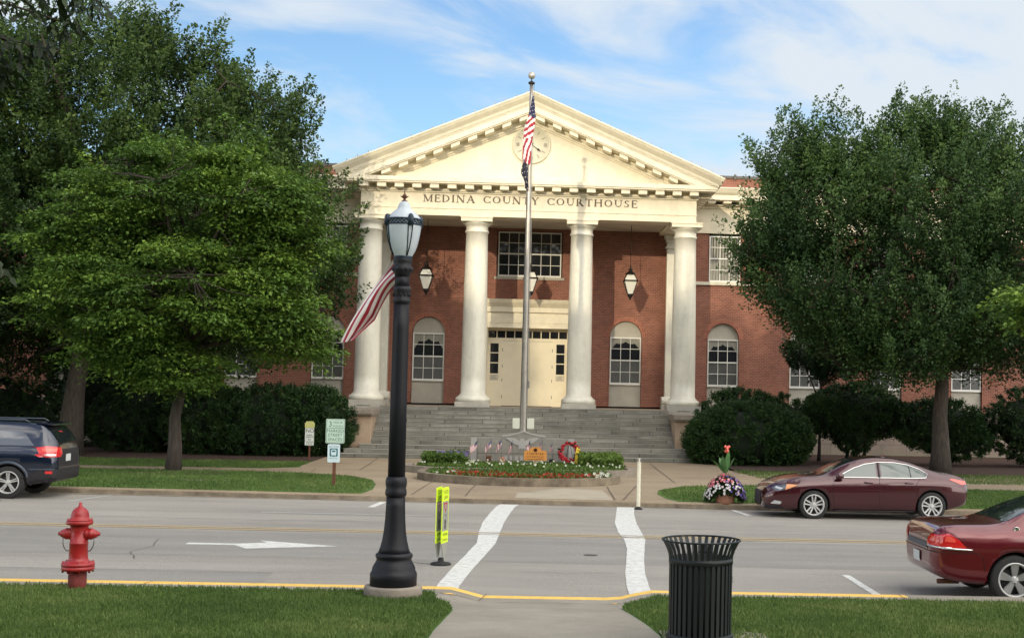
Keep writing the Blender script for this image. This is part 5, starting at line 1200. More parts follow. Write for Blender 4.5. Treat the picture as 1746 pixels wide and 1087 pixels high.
# ------------------------------------------------------------------ bed flowers, pot flowers
rs = np.random.RandomState(41)
def inpoly(p, poly):
    x, y = p[:, 0], p[:, 1]; ins = np.zeros(len(p), bool); j = len(poly)-1
    for i in range(len(poly)):
        xi, yi = poly[i]; xj, yj = poly[j]
        ins ^= ((yi > y) != (yj > y)) & (x < (xj-xi)*(y-yi)/(yj-yi+1e-12)+xi); j = i
    return ins
def ground_cover(name, poly, n, h, leaf, m, zf, dz, label, cat, seed, tint0=.5, up=.6):
    rs = np.random.RandomState(seed); P_ = np.array(poly); lo_, hi_ = P_.min(0), P_.max(0)
    p = rs.uniform(lo_, hi_, (int(n), 2)); p = p[inpoly(p, poly)]; N_ = len(p)
    z = np.array([zf(a_, b_) for a_, b_ in p])+dz; mound = .5+.5*vnoise(np.c_[p, np.zeros(N_)], 3.2, seed); z = z+rs.uniform(0, 1, N_)*h*(.5+.7*mound)
    D = unit(rs.normal(size=(N_, 3))+np.array([0, 0, up])); L_ = leaf*rs.uniform(.6, 1.3, N_)
    o = quads(name, np.c_[p, z], D, unit(rs.normal(size=(N_, 3))+np.array([0, -.3, 1])), L_, L_*.6, tint0+rs.normal(0, .2, N_), m)
    o['kind'] = 'stuff'; tag(o, label, cat); return o
lowp = [(-2.65, 41.6), (-2.7, 39.6), (-1.9, 38.1), (-.7, 37.2), (.7, 37.15), (1.9, 37.8), (2.65, 38.9), (2.65, 41.6)]
ground_cover('bedding_foliage', lowp, 15000, .16, .085, 'leaf_bed', zfar, .10, 'green leaves of the low front flower bed', 'plants', 1, .35)
pr_ = [(x, y) for x, y in lowp]
ground_cover('bedding_flowers', [(-2.2, 39.0), (-1.8, 38.2), (-.7, 37.25), (.7, 37.2), (1.9, 37.85), (2.5, 38.9), (2.4, 39.5), (0, 38.5), (-2, 39.6)], 2600, .07, .07, 'petal_red', zfar, .20, 'red flowers edging the low front bed', 'flowers', 2, .5)
hip = [(-3.4, 45.0), (-3.3, 43.9), (-1.5, 42.6), (1.5, 42.5), (3.2, 42.75), (3.4, 44.6), (2.9, 46.3), (1.9, 46.7), (-1.7, 46.7), (-2.9, 46.5)]
ground_cover('bedding_foliage', hip, 24000, .10, .08, 'leaf_bed', zfar, .15, 'green leaves of the upper flower bed below the memorial', 'plants', 3, .55)
ground_cover('bedding_foliage', [(1.9, 46.5), (2.0, 44.5), (3.3, 44.0), (3.3, 46), (2.6, 46.9)], 9000, .42, .12, 'leaf_bed', zfar, .15, 'taller yellow-green plants right of the memorial', 'plants', 4, .85, 1.2)
ground_cover('bedding_foliage', [(-3.3, 46.3), (-3.2, 44.6), (-1.9, 44.4), (-1.85, 46.8)], 7000, .42, .12, 'leaf_bed', zfar, .15, 'taller green plants left of the memorial', 'plants', 5, .45, 1.2)
def flower_dots(name, poly, n, r, m, dz, label, seed, t0=0, t1=1, h=.1):
    rs = np.random.RandomState(seed); P_ = np.array(poly); p = rs.uniform(P_.min(0), P_.max(0), (n, 2)); p = p[inpoly(p, poly)]; N0 = len(p); k = np.repeat(np.arange(N0), 5); N_ = len(k)
    z = np.array([zfar(a_, b_) for a_, b_ in p])+dz+rs.uniform(0, h, N0); an = np.tile(np.arange(5)*2*np.pi/5, N0); D = unit(np.stack([np.cos(an), -.35+0*an, np.sin(an)*.9], 1)); tt = rs.uniform(t0, t1, N0)
    o = quads(name, np.c_[p, z][k], D, np.tile([0, -1, .4], (N_, 1)), np.full(N_, r), np.full(N_, r*.9), tt[k], m); o['kind'] = 'stuff'; tag(o, label, 'flowers')
flower_dots('bedding_flowers', hip, 110, .042, 'petal_bed', .26, 'white flowers dotted over the upper bed', 6, 0, .6)
flower_dots('bedding_flowers', [(-2.9, 46.2), (-2.8, 45), (-1.8, 44.8), (-1.8, 46.6)], 90, .055, 'petal_bed', .50, 'purple flowers at the left end of the upper bed', 7, .95, 1)
flower_dots('bedding_flowers', [(-2.6, 39.9), (-2.4, 38.7), (-1.4, 37.7), (-1.2, 38.4)], 30, .05, 'petal_bed', .22, 'white flowers at the left end of the front bed', 8, 0, .6)
flower_dots('bedding_flowers', [(1.9, 38.8), (1.9, 37.9), (2.6, 38.6), (2.6, 39.3)], 26, .06, 'petal_bed', .22, 'white flowers at the right end of the front bed', 9, 0, .6)
# pot planting
b = (fx, fy, zfar(fx, fy)+.36)
pf_ = thing('petunias', b, 'mound of pink, white and purple petunias spilling over the terracotta planter', 'flowers')
rs = np.random.RandomState(51); n = 3000; d = unit(rs.normal(size=(n, 3))); d[:, 2] = np.abs(d[:, 2])*1.0-.15*rs.uniform(0, 1, n); p = np.array(b)+d*np.array([.50, .42, .42])*(.75+.25*rs.uniform(0, 1, n))[:, None]+np.array([0, 0, -.08]); p[:, 2] -= .12*(np.abs(d[:, 0])**2)*1.5
quads('foliage', p-d*.05, unit(d+rs.normal(0, .6, (n, 3))), unit(d+rs.normal(0, .5, (n, 3))), np.full(n, .09), np.full(n, .05), rs.uniform(0, .6, n), 'leaf_big', pf_, b)
n = 300; d = unit(rs.normal(size=(n, 3))); d[:, 2] = np.abs(d[:, 2])-.15*rs.uniform(0, 1, n); p = np.array(b)+d*np.array([.53, .45, .44])+np.array([0, 0, -.07]); p[:, 2] -= .12*(np.abs(d[:, 0])**2)*1.5
tt = np.where(d[:, 0]+.3*rs.normal(size=n) > .35, rs.uniform(.82, 1, n), np.where((d[:, 2] < .45)+0*d[:, 0] > .5, rs.uniform(.5, .78, n), rs.uniform(0, .5, n)))
k = np.repeat(np.arange(n), 5); u_ = unit(np.cross(d, rs.normal(size=(n, 3)))); v_ = np.cross(d, u_); an = np.tile(np.arange(5)*2*np.pi/5, n)
quads('blooms', p[k], u_[k]*np.cos(an)[:, None]+v_[k]*np.sin(an)[:, None]+d[k]*.25, d[k], np.full(n*5, .038), np.full(n*5, .036), tt[k], 'petal', pf_, b)
cn = thing('canna_plant', (fx, fy, b[2]), 'broad-leaved canna with a red bloom rising from the flower pot', 'plant')
a = MB(); q = random.Random(5)
for (an, tilt_, L_) in ((200, .9, .40), (170, .35, .5), (10, .5, .42), (300, .2, .55), (60, .35, .5), (120, .55, .4), (240, .4, .45)):
    c, s = math.cos(R(an)), math.sin(R(an)); prev = None
    base_ = Vector((.03*c, .03*s, .15))
    for i in range(9):
        t = i/8; p_ = base_+Vector((c*tilt_*t*.6*L_*1.6, s*tilt_*t*.6*L_*1.6, .22+L_*t*(1.05-.25*t*tilt_))); wv = .075*math.sin(math.pi*min(1, t*.93+.07))**.8
        sd_ = Vector((-s, c, 0))*wv
        if prev: a.add([prev[0], prev[1], p_+sd_, p_-sd_], [(0, 1, 2, 3)], 0, True)
        prev = (p_-sd_, p_+sd_)
a.tube([(0, 0, 0), (.02, 0, .5), (.04, 0, .92)], [.015, .012, .008], 6, 0); a.build('leaves', ['canna'] if 'canna' in M else [mat('canna', (.07, .17, .05), .45, var=.3, vscale=6).name], cn)
a = MB()
for k in range(9):
    c_ = (.04+q.uniform(-.05, .05), q.uniform(-.04, .04), .93+q.uniform(-.06, .08)); a.lathe([(0, -.04), (.03, -.01), (.035, .02), (0, .05)], c_, 6)
a.build('bloom', ['tail_red2'], cn)
# ------------------------------------------------------------------ grass blades on the near lawn and along edges
def grass(name, polys, dens_, h, zf, label, seed, w_=.011, tint0=.45):
    rs = np.random.RandomState(seed); PP = []
    for poly in polys:
        P_ = np.array(poly); lo_, hi_ = P_.min(0), P_.max(0); n = int((hi_[0]-lo_[0])*(hi_[1]-lo_[1])*dens_); p = rs.uniform(lo_, hi_, (n, 2)); PP.append(p[inpoly(p, poly)])
    p = np.concatenate(PP); N_ = len(p)
    z = np.array([zf(a_, b_) for a_, b_ in p]); D = unit(rs.normal(0, .45, (N_, 3))*np.array([1, 1, .2])+np.array([0, 0, 1])); L_ = h*rs.uniform(.5, 1.3, N_)
    pn = vnoise(np.c_[p, np.zeros(N_)], 2.0, seed)+1.3*vnoise(np.c_[p, np.zeros(N_)], .7, seed+3)+.8*vnoise(np.c_[p, np.zeros(N_)], 7.0, seed+5); 
    o = quads(name, np.c_[p, z-.005], D, unit(rs.normal(size=(N_, 3))*np.array([1, 1, .1])), L_, np.full(N_, w_), tint0+.30*pn+rs.normal(0, .16, N_), 'blade')
    o['kind'] = 'stuff'; tag(o, label, 'grass')
nl_ = [(x-.02, y) for x, y in pathL if y > 12.4]; nr_ = [(x+.02, y) for x, y in pathR if y > 12.4]
grass('grass', [[(-7.2, 12.4), (-.58, 12.4)]+nl_[:-1]+[(-.80, NK0+.04), (-8.2, NK0+.04)]], 2900, .055, znear, 'short green grass of the near lawn left of the path', 61)
grass('grass', [[(8.2, 12.4), (8.8, NK0+.04), (2.0, NK0+.04)]+nr_[:-1][::-1]], 2900, .055, znear, 'short green grass of the near lawn right of the path', 62)
fl1 = [(-20, fk(-20)+.2), (-3.8, fk(-3.8)+.2), (-3.7, 34.4), (-3.85, 36.4), (-4.2, 38.6), (-5.0, 40.3), (-6.3, 41.4), (-8, 42.1), (-24, 42.1)]
fl2 = [(-26, 44.5), (-8.3, 44.5), (-7.4, 45.8), (-7.6, 49.4), (-16, 49.7), (-28, 50)]
grass('grass', [fl1, fl2], 260, .07, zfar, 'mown grass of the far lawn left of the steps', 63, .022, .42)
fr1 = [(4.05, fk(4)+.2), (18, fk(18)+.2), (19, 39.5), (6.2, 39.5), (4.7, 38.3), (3.9, 36.5), (3.72, 35)]
fr2 = [(9, 42.1), (22, 42.1), (24, 47.3), (9.2, 47.4), (7.6, 48.3), (7.5, 46), (7.7, 43.3)]
grass('grass', [fr1, fr2], 260, .07, zfar, 'mown grass of the far lawn right of the steps', 64, .022, .42)
# ------------------------------------------------------------------ cars
def crom(xs, ys, x):
    """smooth monotone interpolation"""
    i = 0
    while i < len(xs)-2 and x > xs[i+1]: i += 1
    h = xs[i+1]-xs[i]; t = clamp((x-xs[i])/h, 0, 1)
    def sl(j):
        if j <= 0: return (ys[1]-ys[0])/(xs[1]-xs[0])
        if j >= len(xs)-1: return (ys[-1]-ys[-2])/(xs[-1]-xs[-2])
        a = (ys[j]-ys[j-1])/(xs[j]-xs[j-1]); b_ = (ys[j+1]-ys[j])/(xs[j+1]-xs[j])
        return 0 if a*b_ <= 0 else 2*a*b_/(a+b_)
    m0, m1 = sl(i), sl(i+1)
    return (2*t**3-3*t**2+1)*ys[i]+(t**3-2*t**2+t)*h*m0+(-2*t**3+3*t**2)*ys[i+1]+(t**3-t**2)*h*m1
class Car:
    """x runs from the tail (0) to the nose; near side is chosen by the yaw of the whole car"""
    def __init__(s, name, label, loc, rz, stations, wheels, wr, paint, arch_r):
        s.t = thing(name, loc, label, 'car', None, rz); s.paint = paint
        st = np.array(stations, float)      # x, zbot, zshoulder, ztop, W, Wtop
        X = st[:, 0]; n = 84; mb = MB(); secs = []
        xs = X[0]+(X[-1]-X[0])*(.5-.5*np.cos(np.linspace(0, math.pi, n)))*.35+.65*np.linspace(X[0], X[-1], n)-.0
        for x in xs:
            zb, zs, zt, W, Wt = [crom(list(X), list(st[:, k]), x) for k in range(1, 6)]
            h = zs-zb; g = max(0, zt-zs)
            pts = [(0, zb), (W*.70, zb), (W*.90, zb+.015), (W*.965, zb+.08*1), (W*.985, zb+.30*h), (W, zb+.55*h), (W*.995, zb+.78*h), (W*.975, zb+.93*h), (W*.945, zs)]
            a0 = W*.945
            for u, v in ((.10, .12), (.32, .38), (.62, .68), (.86, .88), (.97, .955)):
                pts.append((a0+(Wt-a0)*u, zs+g*v))
            pts += [(Wt*.93, zs+g*.992), (Wt*.72, zt+.006), (Wt*.4, zt+.014), (0, zt+.018)]
            secs.append([(x, -y, z) for y, z in pts]+[(x, y, z) for y, z in pts[-2:0:-1]])
        k = len(secs[0])
        for sct in secs: mb.v += sct
        for i in range(n-1):
            for j in range(k): mb.f.append([i*k+j, i*k+(j+1) % k, (i+1)*k+(j+1) % k, (i+1)*k+j]); mb.m.append(0); mb.s.append(True)
        mb.f.append(list(range(k))); mb.f.append(list(range((n-1)*k, n*k))[::-1]); mb.m += [0, 0]; mb.s += [False, False]
        s.body = mb.build('body', [paint, 'plastic_black'], s.t, fix=True)
        bm = bmesh.new(); bm.from_mesh(s.body.data); s.bvh = BVHTree.FromBMesh(bm); bm.free()
        # wheel arches
        for wx in wheels:
            c = MB(); c.lathe([(arch_r, -1.3), (arch_r, -.62)], (wx, 0, wr), 40, 0, axis='y'); c.lathe([(arch_r, .62), (arch_r, 1.3)], (wx, 0, wr), 40, 0, axis='y')
            cu = c.build('cut', ['plastic_black'], None, fix=True)
            md = s.body.modifiers.new('b', 'BOOLEAN'); md.operation = 'DIFFERENCE'; md.object = cu; md.solver = 'EXACT'
            cu.parent = None; dg = bpy.context.evaluated_depsgraph_get(); tmp = s.body.copy()
            cu.location = (0, 0, 0); bpy.context.view_layer.update()
            rt = s.t.matrix_world.copy(); par = s.body.parent; s.body.parent = None; bpy.context.view_layer.update()
            nm = bpy.data.meshes.new_from_object(s.body.evaluated_get(bpy.context.evaluated_depsgraph_get()))
            s.body.modifiers.clear(); s.body.data = nm; s.body.parent = par; bpy.data.objects.remove(tmp); bpy.data.objects.remove(cu)
        s.body.data.name = 'body'
    def part(s, mb, name, mats, parent=None, **k): return mb.build(name, mats, parent or s.t, **k)
    def hit(s, p, d, off):
        h = s.bvh.ray_cast(Vector(p), Vector(d))
        if h[0] is None:
            h = s.bvh.find_nearest(Vector(p)+Vector(d)*2)
        nrm = h[1] if h[1].dot(Vector(d)) < 0 else -h[1]
        return h[0]+nrm*off
    def patch(s, name, poly, m, side, off=.006, cuts=3, parent=None, thick=0):
        """polygon projected onto the body; side 'L'/'R' = along y (x,z), 'B' = from the tail (y,z), 'F' nose (y,z), 'T' from above (x,y)"""
        bm = bmesh.new()
        vs = [bm.verts.new((a, b_, 0)) for a, b_ in poly]; bm.faces.new(vs); bmesh.ops.triangulate(bm, faces=bm.faces[:])
        lo_ = [min(p[i] for p in poly) for i in (0, 1)]; hi_ = [max(p[i] for p in poly) for i in (0, 1)]
        step = .05
        for ax in (0, 1):
            k = lo_[ax]+step
            while k < hi_[ax]:
                co = (k, 0, 0) if ax == 0 else (0, k, 0); no = (1, 0, 0) if ax == 0 else (0, 1, 0)
                bmesh.ops.bisect_plane(bm, geom=bm.verts[:]+bm.edges[:]+bm.faces[:], dist=1e-5, plane_co=co, plane_no=no); k += step
        mb = MB()
        for v in bm.verts:
            a, b_ = v.co.x, v.co.y
            if side == 'R': p = s.hit((a, -3, b_), (0, 1, 0), off)
            elif side == 'L': p = s.hit((a, 3, b_), (0, -1, 0), off)
            elif side == 'B': p = s.hit((-3, a, b_), (1, 0, 0), off)
            elif side == 'F': p = s.hit((9, a, b_), (-1, 0, 0), off)
            else: p = s.hit((a, b_, 4), (0, 0, -1), off)
            mb.v.append(tuple(p))
        bm.verts.index_update()
        for f in bm.faces: mb.f.append([v.index for v in f.verts]); mb.m.append(0); mb.s.append(True)
        bm.free(); return s.part(mb, name, [m], parent)
    def line(s, mb, pts, side, w_=.012, off=.004, mi=0, raise_=0):
        P_ = []
        for a, b_ in zip(pts[:-1], pts[1:]):
            L_ = math.hypot(b_[0]-a[0], b_[1]-a[1]); n = max(1, int(L_/.06))
            P_ += [(a[0]+(b_[0]-a[0])*i/n, a[1]+(b_[1]-a[1])*i/n) for i in range(n)]
        P_.append(pts[-1]); Q = []
        for a, b_ in P_:
            o_, d_ = {'R': ((a, -3, b_), (0, 1, 0)), 'L': ((a, 3, b_), (0, -1, 0)), 'B': ((-3, a, b_), (1, 0, 0)), 'F': ((9, a, b_), (-1, 0, 0)), 'T': ((a, b_, 4), (0, 0, -1))}[side]
            Q.append(s.hit(o_, d_, off))
        mb.tube(Q, w_/2, 6, mi)
    def wheel(s, wx, y, wr, rim_r, n, style, near=True):
        o = thing('wheel', (wx, y, wr), None, None); del_ = [k for k in o.keys()]
        o.parent = s.t; sg_ = 1 if y > 0 else -1
        a = MB(); a.lathe([(rim_r, -.10), (wr*.93, -.108), (wr*.985, -.09), (wr, -.06), (wr, .06), (wr*.985, .09), (wr*.93, .108), (rim_r, .10)], (0, 0, 0), 44, axis='y', cap=False); t = s.part(a, 'tyre', ['tyre'], o, fix=True)
        f = sg_*-1   # lathe axis y: +z value goes to -y; outer face must look to sign of y
        def yy(v): return v*f
        a = MB(); a.lathe([(rim_r, yy(.02)), (rim_r+.008, yy(.105)), (rim_r-.012, yy(.108)), (rim_r-.022, yy(.09)), (rim_r-.03, yy(.02))], (0, 0, 0), 44, 0, axis='y', cap=False)
        a.lathe([(0, yy(.012)), (rim_r-.01, yy(.012)), (rim_r-.01, yy(.004)), (0, yy(.004))], (0, 0, 0), 30, 1, axis='y')
        Y0, Y1 = sg_*.055, sg_*.098
        for k in range(n):
            an = 2*math.pi*k/n+math.pi/2
            for da in ((-.0, 0) if style == 'solid' else (-1, 1)):
                if style == 'solid' and da: continue
                c, s_ = math.cos(an), math.sin(an); px_, pz_ = -s_, c
                if style == 'solid': r0_, w0_, r1_, w1_, o0, o1 = .04, .030, rim_r-.015, .062, 0, 0
                elif style == 'double': r0_, w0_, r1_, w1_, o0, o1 = .04, .016, rim_r-.015, .017, da*.018, da*.046
                else: r0_, w0_, r1_, w1_, o0, o1 = .04, .013, rim_r-.015, .014, da*.014, da*.026
                pts = []
                for (r_, w_, o_) in ((r0_, w0_, o0), (r1_, w1_, o1)):
                    for q_ in (-1, 1): pts.append((c*r_+px_*(o_+q_*w_), s_*r_+pz_*(o_+q_*w_)))
                (a0, a1, b0, b1) = pts
                v = [(a0[0], Y1-sg_*.02, a0[1]), (a1[0], Y1-sg_*.02, a1[1]), (b1[0], Y1, b1[1]), (b0[0], Y1, b0[1]), (a0[0], Y0-sg_*.02, a0[1]), (a1[0], Y0-sg_*.02, a1[1]), (b1[0], Y0, b1[1]), (b0[0], Y0, b0[1])]
                a.add(v, [(0, 1, 2, 3), (0, 3, 7, 4), (1, 5, 6, 2)], 0)
        a.lathe([(0, yy(.088)), (.032, yy(.088)), (.055, yy(.08)), (.062, yy(.05)), (.062, yy(.02)), (0, yy(.02))], (0, 0, 0), 20, 0, axis='y')
        for k in range(5):
            an = 2*math.pi*(k+.5)/5+math.pi/2; a.lathe([(0, yy(.086)), (.008, yy(.085)), (.008, yy(.07)), (0, yy(.07))], (.042*math.cos(an), 0, .042*math.sin(an)), 8, 1, axis='y')
        s.part(a, 'rim', ['alloy', 'alloy_dark'], o, fix=True); return o
    def windowline(s, mb, poly, side, w_=.022, off=.004, mi=0): s.line(mb, list(poly)+[poly[0]], side, w_, off, mi)
# --- maroon sedan on the far side (nose to the left): local x from tail; rz = 180 so that its +y side faces the camera
L_ = 4.80
st = [(0.0, .50, .70, .82, .62, .50), (.04, .42, .74, .90, .72, .58), (.14, .34, .80, .985, .82, .64), (.35, .27, .88, 1.045, .875, .66), (.62, .22, .92, 1.075, .90, .66), (.85, .2, .935, 1.13, .91, .63), (1.15, .18, .94, 1.23, .915, .60), (1.45, .18, .94, 1.325, .92, .575), (1.80, .18, .935, 1.385, .92, .565), (2.15, .18, .925, 1.40, .915, .565),
      (2.45, .18, .915, 1.375, .91, .57), (2.75, .18, .905, 1.30, .91, .59), (3.05, .19, .895, 1.18, .91, .62), (3.32, .2, .885, 1.04, .91, .66), (3.50, .2, .875, .985, .91, .70), (3.85, .2, .85, .955, .905, .70), (4.2, .2, .80, .90, .885, .67), (4.45, .2, .74, .83, .84, .62), (4.62, .2, .66, .76, .77, .56), (4.74, .21, .56, .67, .66, .48), (4.80, .26, .48, .56, .50, .40)]
yc_ = fk(8)-.12-.93
tl = Car('maroon_sedan', 'dark maroon four-door sedan with chrome window trim parked along the far kerb', (5.66+L_, yc_, zroad(8, yc_)), math.pi, st, (.92, 3.66), .325, 'tl_paint', .375)
S = 'R'   # local -y faces... chosen below
def yaw_side(c): return 'L' if abs(c.t.rotation_euler.z) > 1 else 'R'
S = yaw_side(tl); sgn = 1 if S == 'L' else -1
win = [(3.12, .955), (2.98, 1.03), (2.72, 1.16), (2.45, 1.25), (2.15, 1.295), (1.75, 1.295), (1.45, 1.25), (1.18, 1.16), (1.0, 1.05), (1.06, .965), (1.3, .955)]
tl.patch('side_window', [p for p in win if p[0] > 2.10]+[(2.14, 1.295), (2.14, .955)][::1], 'car_glass', S, .004) if False else None
fwn = [(3.10, .955), (2.98, 1.03), (2.72, 1.155), (2.45, 1.245), (2.20, 1.285), (2.20, .955)]; rwn = [(2.09, .955), (2.09, 1.29), (1.75, 1.29), (1.46, 1.245), (1.20, 1.155), (1.03, 1.05), (1.08, .965)]
tl.patch('front_side_window', fwn, 'car_glass', S, .004); tl.patch('rear_side_window', rwn, 'car_glass', S, .004)
a = MB(); tl.windowline(a, win, S, .026, .006); tl.part(a, 'chrome_trim', ['chrome'])
a = MB(); tl.line(a, [(2.14, .955), (2.14, 1.29)], S, .05, .0); tl.line(a, [(1.40, .96), (1.42, 1.23)], S, .02, .004); tl.part(a, 'door_pillar', ['plastic_black'])
a = MB(); tl.line(a, [(3.20, .93), (3.22, .60), (3.17, .25)], S, .010, .001); tl.line(a, [(2.14, .93), (2.15, .6), (2.13, .25)], S, .010, .001); tl.line(a, [(1.20, .94), (1.30, .80), (1.30, .62), (1.18, .45)], S, .010, .001); tl.line(a, [(3.2, .255), (1.3, .255)], S, .012, .001)
tl.line(a, [(4.12, .83), (4.25, .55)], S, .008, .001); tl.part(a, 'door_gaps', ['seam'])
for hx_ in (2.30, 1.36):
    a = MB(); tl.line(a, [(hx_, .845), (hx_+.20, .85)], S, .035, .012); tl.part(a, 'door_handle', ['tl_paint'])
ms = MB(); yb = tl.hit((3.05, 3*sgn, .98), (0, -sgn, 0), 0)
ms.lathe([(0, -.09), (.05, -.08), (.075, -.03), (.078, .03), (.055, .075), (0, .085)], (0, 0, 0), 14, axis='x')
ms.v = [(v[0]*1.1+3.08, v[1]*1.0+yb.y+sgn*.13, v[2]*.95+.99) for v in ms.v]; mo_ = tl.part(ms, 'wing_mirror', ['tl_paint'])
a = MB(); a.bar((3.10, yb.y-.02*sgn, .93), (3.07, yb.y+.12*sgn, .96), .09, .03, (0, 0, 1)); tl.part(a, 'mirror_arm', ['plastic_black'], mo_)
tl.patch('headlight', [(4.62, .70), (4.50, .62), (4.30, .66), (4.05, .77), (4.28, .79), (4.52, .75)], 'headlamp_dark', S, .006); tl.patch('turn_lamp', [(4.28, .785), (4.02, .775), (4.22, .69), (4.32, .66)], 'amber', S, .009)
tl.patch('headlight_lens', [(4.55, .70), (4.44, .66), (4.36, .69), (4.50, .73)], 'lamp_clear', S, .010)
tl.patch('fog_light', [(4.64, .34), (4.42, .33), (4.40, .39), (4.55, .42)], 'lamp_clear', S, .008); tl.patch('front_intake', [(4.76, .23), (4.35, .24), (4.45, .31), (4.74, .31)], 'plastic_black', S, .006); tl.patch('grille', [(-.36, .30), (.36, .30), (.42, .60), (-.42, .60)], 'plastic_black', 'F', .006)
tl.patch('tail_light', [(.06, .83), (.08, .90), (.42, .955), (.50, .94), (.20, .82)], 'tail_red2', S, .006)
tl.patch('windscreen', [(3.42, -.62), (2.62, -.50), (2.62, .50), (3.42, .62)], 'car_glass_dark', 'T', .004); tl.patch('rear_window', [(.92, -.55), (1.55, -.48), (1.55, .48), (.92, .55)], 'car_glass_dark', 'T', .004)
a = MB(); a.add([(1.95, -.02, 1.40), (1.82, 0, 1.45), (1.80, 0, 1.40), (1.95, .02, 1.40)], [(0, 1, 2), (1, 3, 2), (0, 3, 1)]); tl.part(a, 'antenna', ['tl_paint'])
a = MB(); tl.line(a, [(3.2, .21), (1.35, .21)], S, .03, .012); tl.part(a, 'sill', ['plastic_black'])
for wx in (.92, 3.66):
    for y in (-.80, .80): tl.wheel(wx, y, .325, .235, 5, 'double')
# --- blue SUV at the left edge (nose out of frame to the left)
st = [(0.0, .50, .95, 1.02, .66, .56), (.03, .42, .98, 1.18, .80, .64), (.08, .38, 1.0, 1.28, .86, .66), (.20, .36, 1.04, 1.46, .895, .67), (.34, .34, 1.07, 1.60, .905, .67), (.48, .32, 1.09, 1.655, .915, .665), (.8, .26, 1.10, 1.685, .92, .665), (1.4, .24, 1.10, 1.70, .92, .67), (2.2, .24, 1.08, 1.70, .92, .67), (2.8, .24, 1.06, 1.67, .92, .665),
      (3.2, .24, 1.05, 1.55, .92, .66), (3.6, .24, 1.03, 1.30, .92, .68), (3.85, .24, 1.02, 1.14, .91, .70), (4.3, .24, .97, 1.08, .89, .70), (4.6, .26, .86, .98, .84, .64), (4.78, .3, .70, .84, .72, .54), (4.85, .36, .6, .7, .56, .42)]
ycs = fk(-12)-.10-.93
sv = Car('blue_suv', 'dark blue SUV cut off by the left edge, parked nose-left along the far kerb', (-10.20, ycs, zroad(-11, ycs)), math.pi, st, (1.02, 3.86), .36, 'suv_paint', .42)
S = 'L'
sv.patch('quarter_window', [(.50, 1.18), (.70, 1.42), (.86, 1.50), (1.42, 1.52), (1.42, 1.18)], 'suv_glass', S, .004); sv.patch('rear_side_window', [(1.50, 1.18), (1.50, 1.52), (2.4, 1.53), (2.4, 1.16)], 'suv_glass', S, .004); sv.patch('front_side_window', [(2.5, 1.16), (2.5, 1.53), (2.85, 1.50), (3.4, 1.15)], 'suv_glass', S, .004)
sv.patch('rear_window', [(-.62, 1.12), (-.55, 1.58), (.55, 1.58), (.62, 1.12)], 'car_glass_dark', 'B', .006)
sv.patch('tail_light', [(.0, .94), (.0, 1.15), (.22, 1.17), (.45, 1.14), (.38, 1.02), (.22, .92)], 'tail_red', S, .010); sv.patch('tail_light', [(.90, .93), (.60, .93), (.50, 1.0), (.52, 1.14), (.90, 1.15)], 'tail_red', 'B', .010)
sv.patch('reversing_lamp', [(.04, .955), (.04, .99), (.26, .99), (.24, .955)], 'lamp_clear', S, .014); sv.patch('tail_light_inset', [(.04, 1.04), (.04, 1.12), (.34, 1.12), (.30, 1.05)], 'tail_red2', S, .014)
sv.patch('number_plate', [(-.02, .82), (.30, .82), (.30, .98), (-.02, .98)], 'plate', 'B', .020)
sv.patch('rear_bumper', [(-.90, .36), (.90, .36), (.90, .66), (-.90, .66)], 'plastic_black', 'B', .012); sv.patch('lower_bumper', [(.0, .35), (.62, .33), (.62, .56), (.0, .62)], 'plastic_black', S, .008); sv.patch('side_marker', [(.08, .56), (.08, .62), (.22, .62), (.22, .56)], 'tail_red', S, .014)
sv.patch('tailgate_panel', [(-.62, .70), (.62, .70), (.62, 1.10), (-.62, 1.10)], 'plastic_black', 'B', .004)
a = MB(); a.add([(.16, -.62, 1.665), (.16, .62, 1.665), (.55, .64, 1.69), (.55, -.64, 1.69), (.18, -.60, 1.62), (.18, .60, 1.62), (.55, .62, 1.66), (.55, -.62, 1.66)], [(0, 1, 2, 3), (4, 7, 6, 5), (0, 4, 5, 1), (0, 3, 7, 4), (1, 5, 6, 2)]); sv.part(a, 'spoiler', ['suv_paint'], bevel=.01)
a = MB(); a.tube([(.7, .60, 1.69), (.8, .60, 1.745), (2.8, .60, 1.755), (2.95, .60, 1.70)], .016, 6); sv.part(a, 'roof_rail', ['suv_flare']); a = MB(); a.tube([(.7, -.60, 1.69), (.8, -.60, 1.745), (2.8, -.60, 1.755), (2.95, -.60, 1.70)], .016, 6); sv.part(a, 'roof_rail', ['suv_flare'])
a = MB(); pts = [(1.02+.445*math.cos(R(an)), .36+.445*math.sin(R(an))) for an in range(-5, 190, 12)]; sv.line(a, pts, S, .075, -.012); sv.part(a, 'arch_flare', ['suv_flare'])
a = MB(); sv.line(a, [(1.46, 1.14), (1.50, .7), (1.62, .45), (1.6, .3)], S, .010, .001); sv.line(a, [(2.45, 1.14), (2.46, .3)], S, .01, .001); sv.part(a, 'door_gaps', ['seam'])
a = MB(); a.box(.02, .025, .70, .86, 1.2, 1.21) if False else None
a = MB(); sv.line(a, [(.05, .655), (.58, .655)], S, .03, .006); sv.part(a, 'bumper_trim', ['suv_flare'])
a = MB(); sv.line(a, [(.0, 1.46), (.16, 1.48)], 'B', .025, .01); sv.part(a, 'brake_lamp', ['tail_red'])
for wx in (1.02, 3.86):
    for y in (-.80, .80): sv.wheel(wx, y, .36, .245, 5, 'thin')
